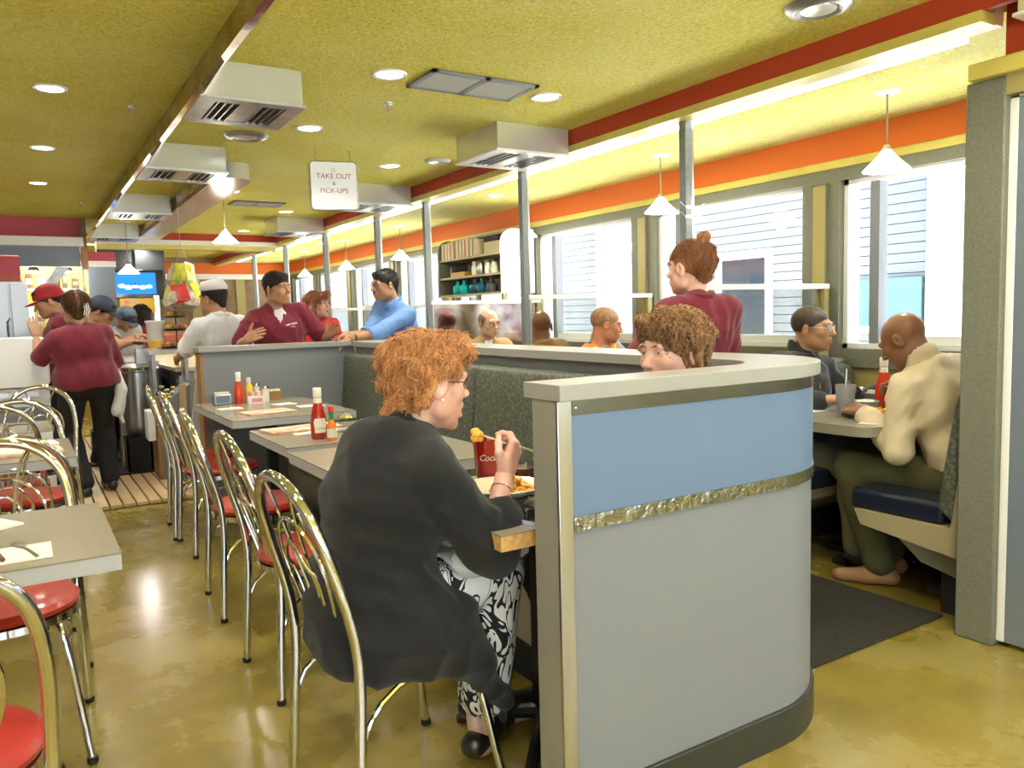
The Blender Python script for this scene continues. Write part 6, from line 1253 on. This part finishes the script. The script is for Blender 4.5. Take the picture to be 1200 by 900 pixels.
# --- booth by the window: man in dark fleece and bald man in cream shirt
def fleece(c):
    glasses(c, 'brushed_steel'); nb, fw, up, rt, off = c['nb'], c['fw'], c['up'], c['rt'], c['off']
    S = SDF(); S.cone(nb - up * .02, nb + up * .045 - fw * .005, .078, .070); S.cone(nb - up * .04, nb + up * .09, .060, .060, k=.003, sub=True); mk('stand_collar', [S.build(.006)], 'fleece_black', c['t'], off)
    a, b, d = (nb + fw * .068 + up * .03 - off), (c['T'](0, .115, .78) - off), (c['T'](0, .125, .62) - off); G().tube([tuple(a), tuple(b), tuple(d)], .003, 6).to('zip', 'brushed_steel', c['t'])
person('seated young man with glasses and cropped hair in a dark zip fleece', (3.60, 2.80, .53), (3.665, 2.78, 1.18), -92, -72, -3, 0, skin='skin_tan', vox=.009, hvox=.0045, open_=.006, hair='buzz', hairm='hair_buzz', seed=12, shirt=('crew', 'fleece_black', 1.95), girth=1.05, extra=fleece, trousers=('khaki_trousers', .014), shoes='black_leather',
    arms={'R': dict(w=(3.50, 2.60, .81), e=(3.44, 2.80, .80), d=(.55, -.6, .15), back=(-.1, -.2, 1), c=(.9, 1.1, .6)), 'L': dict(w=(3.92, 2.55, .82), d=(0, -1, .1), back=(0, 0, 1))}, legs={'R': dict(f=(3.47, 2.36, 0)), 'L': dict(f=(3.68, 2.36, 0))})
def baldman(c):
    off = c['off']; L = c['limbs']; a, e_, w_ = L['aL']; S = SDF(); S.cone(e_ + (w_ - e_) * .80, e_ + (w_ - e_) * .92, .046, .044); mk('cuff', [S.build(.007)], 'cream_shirt', c['t'], off)
    S = SDF(); S.ell(c['T'](0, 0, .075), (.188, .148, .025), c['TR']); mk('belt', [S.build(.007)], 'black_leather', c['t'], off)
    S = SDF(); S.cone(c['nb'] - c['up'] * .02, c['nb'] + c['up'] * .03 - c['fw'] * .012, .085, .072); S.cone(c['nb'] - c['up'] * .05, c['nb'] + c['up'] * .10, .064, .062, k=.003, sub=True); mk('shirt_collar', [S.build(.006)], 'cream_shirt', c['t'], off)
person('bald man in a cream dress shirt leaning over his plate of fries', (3.50, 1.80, .55), (3.42, 2.11, 1.135), 84, 98, -34, 0, skin='skin_brown', lipm='lips_dark', vox=.009, hvox=.0042, hair='bald', hairm='hair_black', seed=14, girth=1.2, fat=.002, shirt=('crew', 'cream_shirt', 1.88, .06), trousers=('olive_trousers', .016), shoes='tan_leather', extra=baldman,
    arms={'L': dict(w=(3.33, 2.24, .80), e=(3.22, 2.0, .66), d=(.3, .9, .1), back=(-.5, 0, .8)), 'R': dict(w=(3.80, 2.30, .86), d=(-.3, .8, .35), back=(.2, 0, 1), c=(.8, .9, .5))}, legs={'L': dict(f=(3.32, 2.14, 0), k=(3.35, 2.33, .53), toe=(3.22, 2.30, 0)), 'R': dict(f=(3.52, 2.22, 0), k=(3.52, 2.34, .54), toe=(3.50, 2.40, 0))})
person('person almost hidden behind the grey post, only a profile facing left showing', (3.98, 1.86, .53), (3.985, 2.0, 1.135), 96, 150, -8, 0, sex='f', skin='skin_olive', vox=.011, hvox=.0055, hair='pulled', hairm='hair_black', seed=15, shirt=('crew', 'grey_cloth', 1.9), size=.95, legs={'L': dict(f=(3.92, 2.25, 0)), 'R': dict(f=(4.05, 2.25, 0))}, arms={'L': dict(w=(3.98, 2.2, .80)), 'R': dict(w=(4.04, 2.25, .80))})
# --- men in the farther booths
def vest(c):
    S = SDF(); c['put_torso'](S, .018); S.cone(c['nb'] + c['fw'] * .04 + c['up'] * .03, c['T'](0, .15, .55), .055, .03, k=.008, sub=True); S.ell(c['nb'] + c['up'] * .03, (.082, .080, .05), c['TR'], k=.01, sub=True); S.cut(c['T'](0, 0, -.05), -c['up']); o = mk('safety_vest', [S.build(.009)], 'orange_vest', c['t'], c['off'])
    for sx in (-1, 1):
        S = SDF(); S.cone(c['nb'] + c['rt'] * sx * .085 - c['up'] * .01 - c['fw'] * .05, c['nb'] + c['rt'] * sx * .095 - c['up'] * .02 + c['fw'] * .06, .020, .020); S.cone(c['nb'] + c['rt'] * sx * .095 - c['up'] * .02 + c['fw'] * .06, c['T'](sx * .075, .125, .55), .020, .020); mk('lime_strip', [S.build(.008)], 'lime_strip', c['t'], c['off'])
        S = SDF(); S.cone(c['nb'] + c['rt'] * sx * .125 - c['up'] * .02 - c['fw'] * .03, c['nb'] + c['rt'] * sx * .12 - c['up'] * .03 + c['fw'] * .05, .017, .017); mk('silver_strip', [S.build(.008)], 'silver_strip', c['t'], c['off'])
person('seated man in an orange and yellow safety vest, looking right', (3.50, 4.36, .56), (3.455, 4.30, 1.21), -75, -30, -12, 0, skin='skin_ruddy', hair='buzz', hairm='hair_sandy', seed=16, girth=1.1, shirt=('crew', 'grey_cloth', .7), extra=vest, fat=.002, hvox=.0045, legs={'L': dict(f=(3.62, 3.9, 0)), 'R': dict(f=(3.42, 3.9, 0))}, arms={'L': dict(w=(3.75, 4.05, .80)), 'R': dict(w=(3.4, 4.02, .80))})
person('bald man in a tan jacket seen from behind beside the pole', (3.50, 5.02, .55), (3.435, 5.08, 1.20), 100, 60, -6, 0, skin='skin_brown', lipm='lips_dark', hair='bald', hairm='hair_black', seed=17, girth=1.2, fat=.002, shirt=('collar', 'tan_shirt', 1.9), legs={'L': dict(f=(3.4, 5.5, 0)), 'R': dict(f=(3.6, 5.5, 0))}, arms={'L': dict(w=(3.3, 5.35, .80)), 'R': dict(w=(3.7, 5.35, .80))})
person('balding man with glasses and brown jacket facing the camera, behind the ledge', (3.44, 5.92, .55), (3.415, 5.84, 1.23), -100, -88, -8, 0, skin='skin_olive', hair='rim', hairm='hair_grey', seed=18, girth=1.15, shirt=('v', 'tan_shirt', 1.9), extra=lambda c: (glasses(c), mk('undershirt', [(lambda S: (c['put_torso'](S, .004), S)[1])(SDF()).build(.011)], 'white_cloth', c['t'], c['off'])), hvox=.0048, legs={'L': dict(f=(3.54, 5.45, 0)), 'R': dict(f=(3.34, 5.45, 0))}, arms={'L': dict(w=(3.66, 5.6, .80)), 'R': dict(w=(3.3, 5.6, .80))})
# --- standing group at the half wall
def blue(c):
    glasses(c, 'brown_frame'); L = c['limbs']; off = c['off']
    g = G(); HM = c['HM']; g.tube([(-.024, .0985, -.052), (0, .105, -.047), (.024, .0985, -.052)], [.003, .006, .003], 8, T=HM); g.to('moustache', 'hair_black', c['t'])
    for sd in 'L': a, e_, w_ = L['a' + sd]; d = unit(w_ - e_); R = frame(d, (0, 0, 1)); cc = e_ + (w_ - e_) * .86 - off; G().tube([tuple(cc + R @ V3(.033 * math.cos(q), 0, .030 * math.sin(q))) for q in np.linspace(0, 2 * PI, 21)[:-1]], .006, 8, True).to('wrist_watch', 'black_leather', c['t'])
    g = G(); 
    for k in range(3): p = c['T'](0.0, .128, .86 - .12 * k) - off; g.ell(tuple(p), (.006, .006, .006), 8, 6)
    g.to('shirt_button', 'white_plastic', c['t'])
person('man with black hair and moustache in a light blue shirt, leaning on the ledge', (2.74, 6.08, .93), (2.505, 5.93, 1.56), 192, 186, -4, 0, skin='skin_tan', hair='crop', hairm='hair_black', seed=20, girth=1.22, belly=.03, fat=.003, shirt=('collar', 'blue_oxford', 1.18, -.05), extra=blue, hvox=.0045, vox=.010,
    arms={'L': dict(w=(2.10, 5.66, 1.155), e=(2.33, 5.70, 1.18), d=(-.85, .0, -.45), back=(-.4, -.3, .85), c=(.45, .4, .3), spread=1.6), 'R': dict(w=(2.12, 5.80, 1.17), e=(2.36, 5.90, 1.18), d=(-.85, -.5, -.1), back=(-.2, .2, .95), c=(.4, .5, .3))})
def polo(c):
    S = SDF(); c['put_torso'](S, -.001); S.cut(c['T'](0, 0, .58), -c['up']); S.ell(c['nb'] + c['fw'] * .02 + c['up'] * .018, (.070, .068, .028), c['TR'], k=.01, sub=True); mk('undershirt', [S.build(.008)], 'white_cloth', c['t'], c['off'])
    R = c['TR']; p = c['T'](-.080, .1435, .72) - c['off']; Rm = Matrix([[R[0][0], R[0][2], R[0][1], p[0]], [R[1][0], R[1][2], R[1][1], p[1]], [R[2][0], R[2][2], R[2][1], p[2]], [0, 0, 0, 1]]) @ Matrix.Rotation(PI, 4, 'Y')
    text('CAFE', .020, 'embroidered_lettering', 'white_cloth', c['t'], Rm @ Matrix.Translation((0.003, -.014, 0)), .002); G().box(-.042, -.005, .004, .016, -.002, .002, Rm @ Matrix.Rotation(.14, 4, 'Z')).box(.0, .044, .004, .016, -.002, .002, Rm @ Matrix.Rotation(-.06, 4, 'Z')).to('embroidered_bar', 'white_cloth', c['t'])
person('stocky man in a maroon polo over a white undershirt, talking with open hands', (1.76, 6.16, .92), (1.685, 6.05, 1.545), -98, -62, -3, 4, skin='skin_tan', hair='crop', hairm='hair_black', seed=22, girth=1.25, belly=.03, fat=.004, open_=.004, shirt=('v', 'maroon_cloth', .85, -.18), extra=polo, vox=.009, hvox=.0042,
    arms={'R': dict(w=(1.375, 5.88, 1.16), e=(1.40, 6.10, 1.12), d=(.55, -.6, .35), back=(-.6, -.7, .3), c=(.15, .2, .1), spread=1.9, thumb=-.3), 'L': dict(w=(1.98, 5.83, 1.18), e=(2.06, 6.06, 1.12), d=(.3, -.85, .45), back=(.7, -.5, .5), c=(.15, .25, .1), spread=1.8, thumb=-.2)})
person('woman with wavy brown hair in a red top, mouth open, behind the men', (2.36, 7.05, .88), (2.31, 7.0, 1.43), -96, -60, 6, 0, sex='f', skin='skin_fair', hair='bob', hairm='hair_auburn', seed=24, girth=1.15, open_=.010, shirt=('v', 'red_top', 1.5, -.2), size=.95, hvox=.005)
def cook(c):
    S = SDF(); S.ell((0, -.018, .085), (.094, .114, .062)); S.cone((0, -.09, .115), (0, .075, .115), .030, .030, k=.02); S.cut((0, 0, .062), (0, .05, -1)); v, f = S.build(.0055); mk('paper_hat', [(v @ c['HR'].T + c['H'], f)], 'white_cloth', c['t'], c['off'])
    S = SDF(); c['put_torso'](S, .020); S.cone(c['T'](0, .02, .0), c['T'](0, .06, -.9), .17, .19, k=.03); S.cut(c['T'](0, 0, .06), c['up']); S.cut(c['T'](0, -.02, 0), -c['fw'] - c['rt'] * -.3); mk('apron', [S.build(.012)], 'apron_cloth', c['t'], c['off'])
person('cook seen from behind in white shirt and folded paper hat', (1.33, 6.52, .90), (1.30, 6.50, 1.485), 110, 128, -4, 0, skin='skin_tan', hair='crop', hairm='hair_black', seed=26, girth=1.15, size=.97, shirt=('collar', 'white_cloth', .85, -.1), extra=cook, trousers=('grey_cloth', .012), arms={'L': dict(w=(1.06, 6.78, 1.02), pole=(-.5, -.4, -.8)), 'R': dict(w=(1.45, 6.85, 1.0))})
# --- kitchen staff at the left
def wait(c):
    g = G(); HM = c['HM']; 
    for k in range(3): g.tube([(.030 + .013 * k, -.127 + .004 * k, .03), (.036 + .013 * k, -.133 + .004 * k, -.01), (.028 + .013 * k, -.122 + .004 * k, -.05)], .004, 6, T=HM)
    g.to('hair_clip', 'white_plastic', c['t'])
    S = SDF(); p = c['T'](.20, .0, .04); S.cone(p, p + V3(.03, -.02, -.12), .045, .04); S.cone(p + V3(.03, -.02, -.12), p + V3(.0, -.02, -.28), .04, .045, k=.02); S.cone(p + V3(.0, -.02, -.28), p + V3(.03, -.02, -.37), .03, .012, k=.02); S.disp(wrinkle(5, .012, 30)); mk('hand_towel', [S.build(.01)], 'white_cloth', c['t'], c['off'])
person('stout waitress seen from behind in maroon shirt and black trousers, towel at her hip', (.40, 6.62, .90), (.362, 6.66, 1.425), 100, 95, -4, 0, sex='f', skin='skin_olive', hair='pulled', hairm='hair_brown', seed=28, girth=1.28, size=.98, headscale=1.10, shirt=('crew', 'maroon_cloth', .85, -.12), extra=wait, trousers=('black_trousers', .016), vox=.010,
    arms={'L': dict(w=(.10, 6.80, 1.22), e=(.105, 6.66, 1.06), d=(-.1, .1, .95), back=(.2, -.9, 0), c=(.1, .2, .1), spread=1.8), 'R': dict(w=(.55, 6.95, 1.06), pole=(.4, -.6, -.8))}, legs={'L': dict(f=(.335, 6.62, .03)), 'R': dict(f=(.52, 6.78, .03))})
person('worker in maroon cap and shirt, in profile facing left by the fridge', (.27, 7.42, .90), (.215, 7.42, 1.50), 175, 182, -22, 0, skin='skin_tan', hair='crop', hairm='hair_black', seed=30, girth=1.1, shirt=('polo', 'maroon_cloth', .8, -.15), extra=lambda c: cap(c, 'maroon_cap'), arms={'L': dict(w=(.05, 7.28, 1.05), pole=(.5, 0, -1)), 'R': dict(w=(.05, 7.55, 1.05), pole=(.5, 0, -1))})
person('kitchen worker in a dark cap and grey shirt, bending over the counter', (.56, 8.1, .90), (.645, 8.0, 1.42), -30, -22, -30, 0, skin='skin_tan', hair='crop', hairm='hair_black', seed=32, girth=1.0, shirt=('crew', 'grey_cloth', .6, -.15), extra=lambda c: cap(c, 'navy_cap'), arms={'L': dict(w=(.88, 8.0, 1.19), e=(.74, 7.82, 1.12), d=(.8, -.3, .1), back=(0, 0, 1), c=(.7, .8, .5)), 'R': dict(w=(.85, 7.8, 1.15), e=(.66, 7.78, 1.10), d=(.9, 0, 0), back=(0, 0, 1))})
person('far kitchen worker bending down in grey shirt and black cap', (1.0, 10.0, .90), (1.03, 9.85, 1.36), -60, -60, -40, 0, skin='skin_tan', vox=.014, hvox=.007, hair='crop', hairm='hair_black', seed=34, shirt=('crew', 'grey_cloth', .6, -.15), extra=lambda c: cap(c, 'navy_cap'))
person('distant person in maroon seen from behind below the television', (1.32, 10.9, .88), (1.31, 10.9, 1.42), 90, 90, 0, 0, sex='f', skin='skin_tan', vox=.014, hvox=.007, hair='bob', hairm='hair_black', seed=36, shirt=('crew', 'maroon_cloth', .8, -.15))
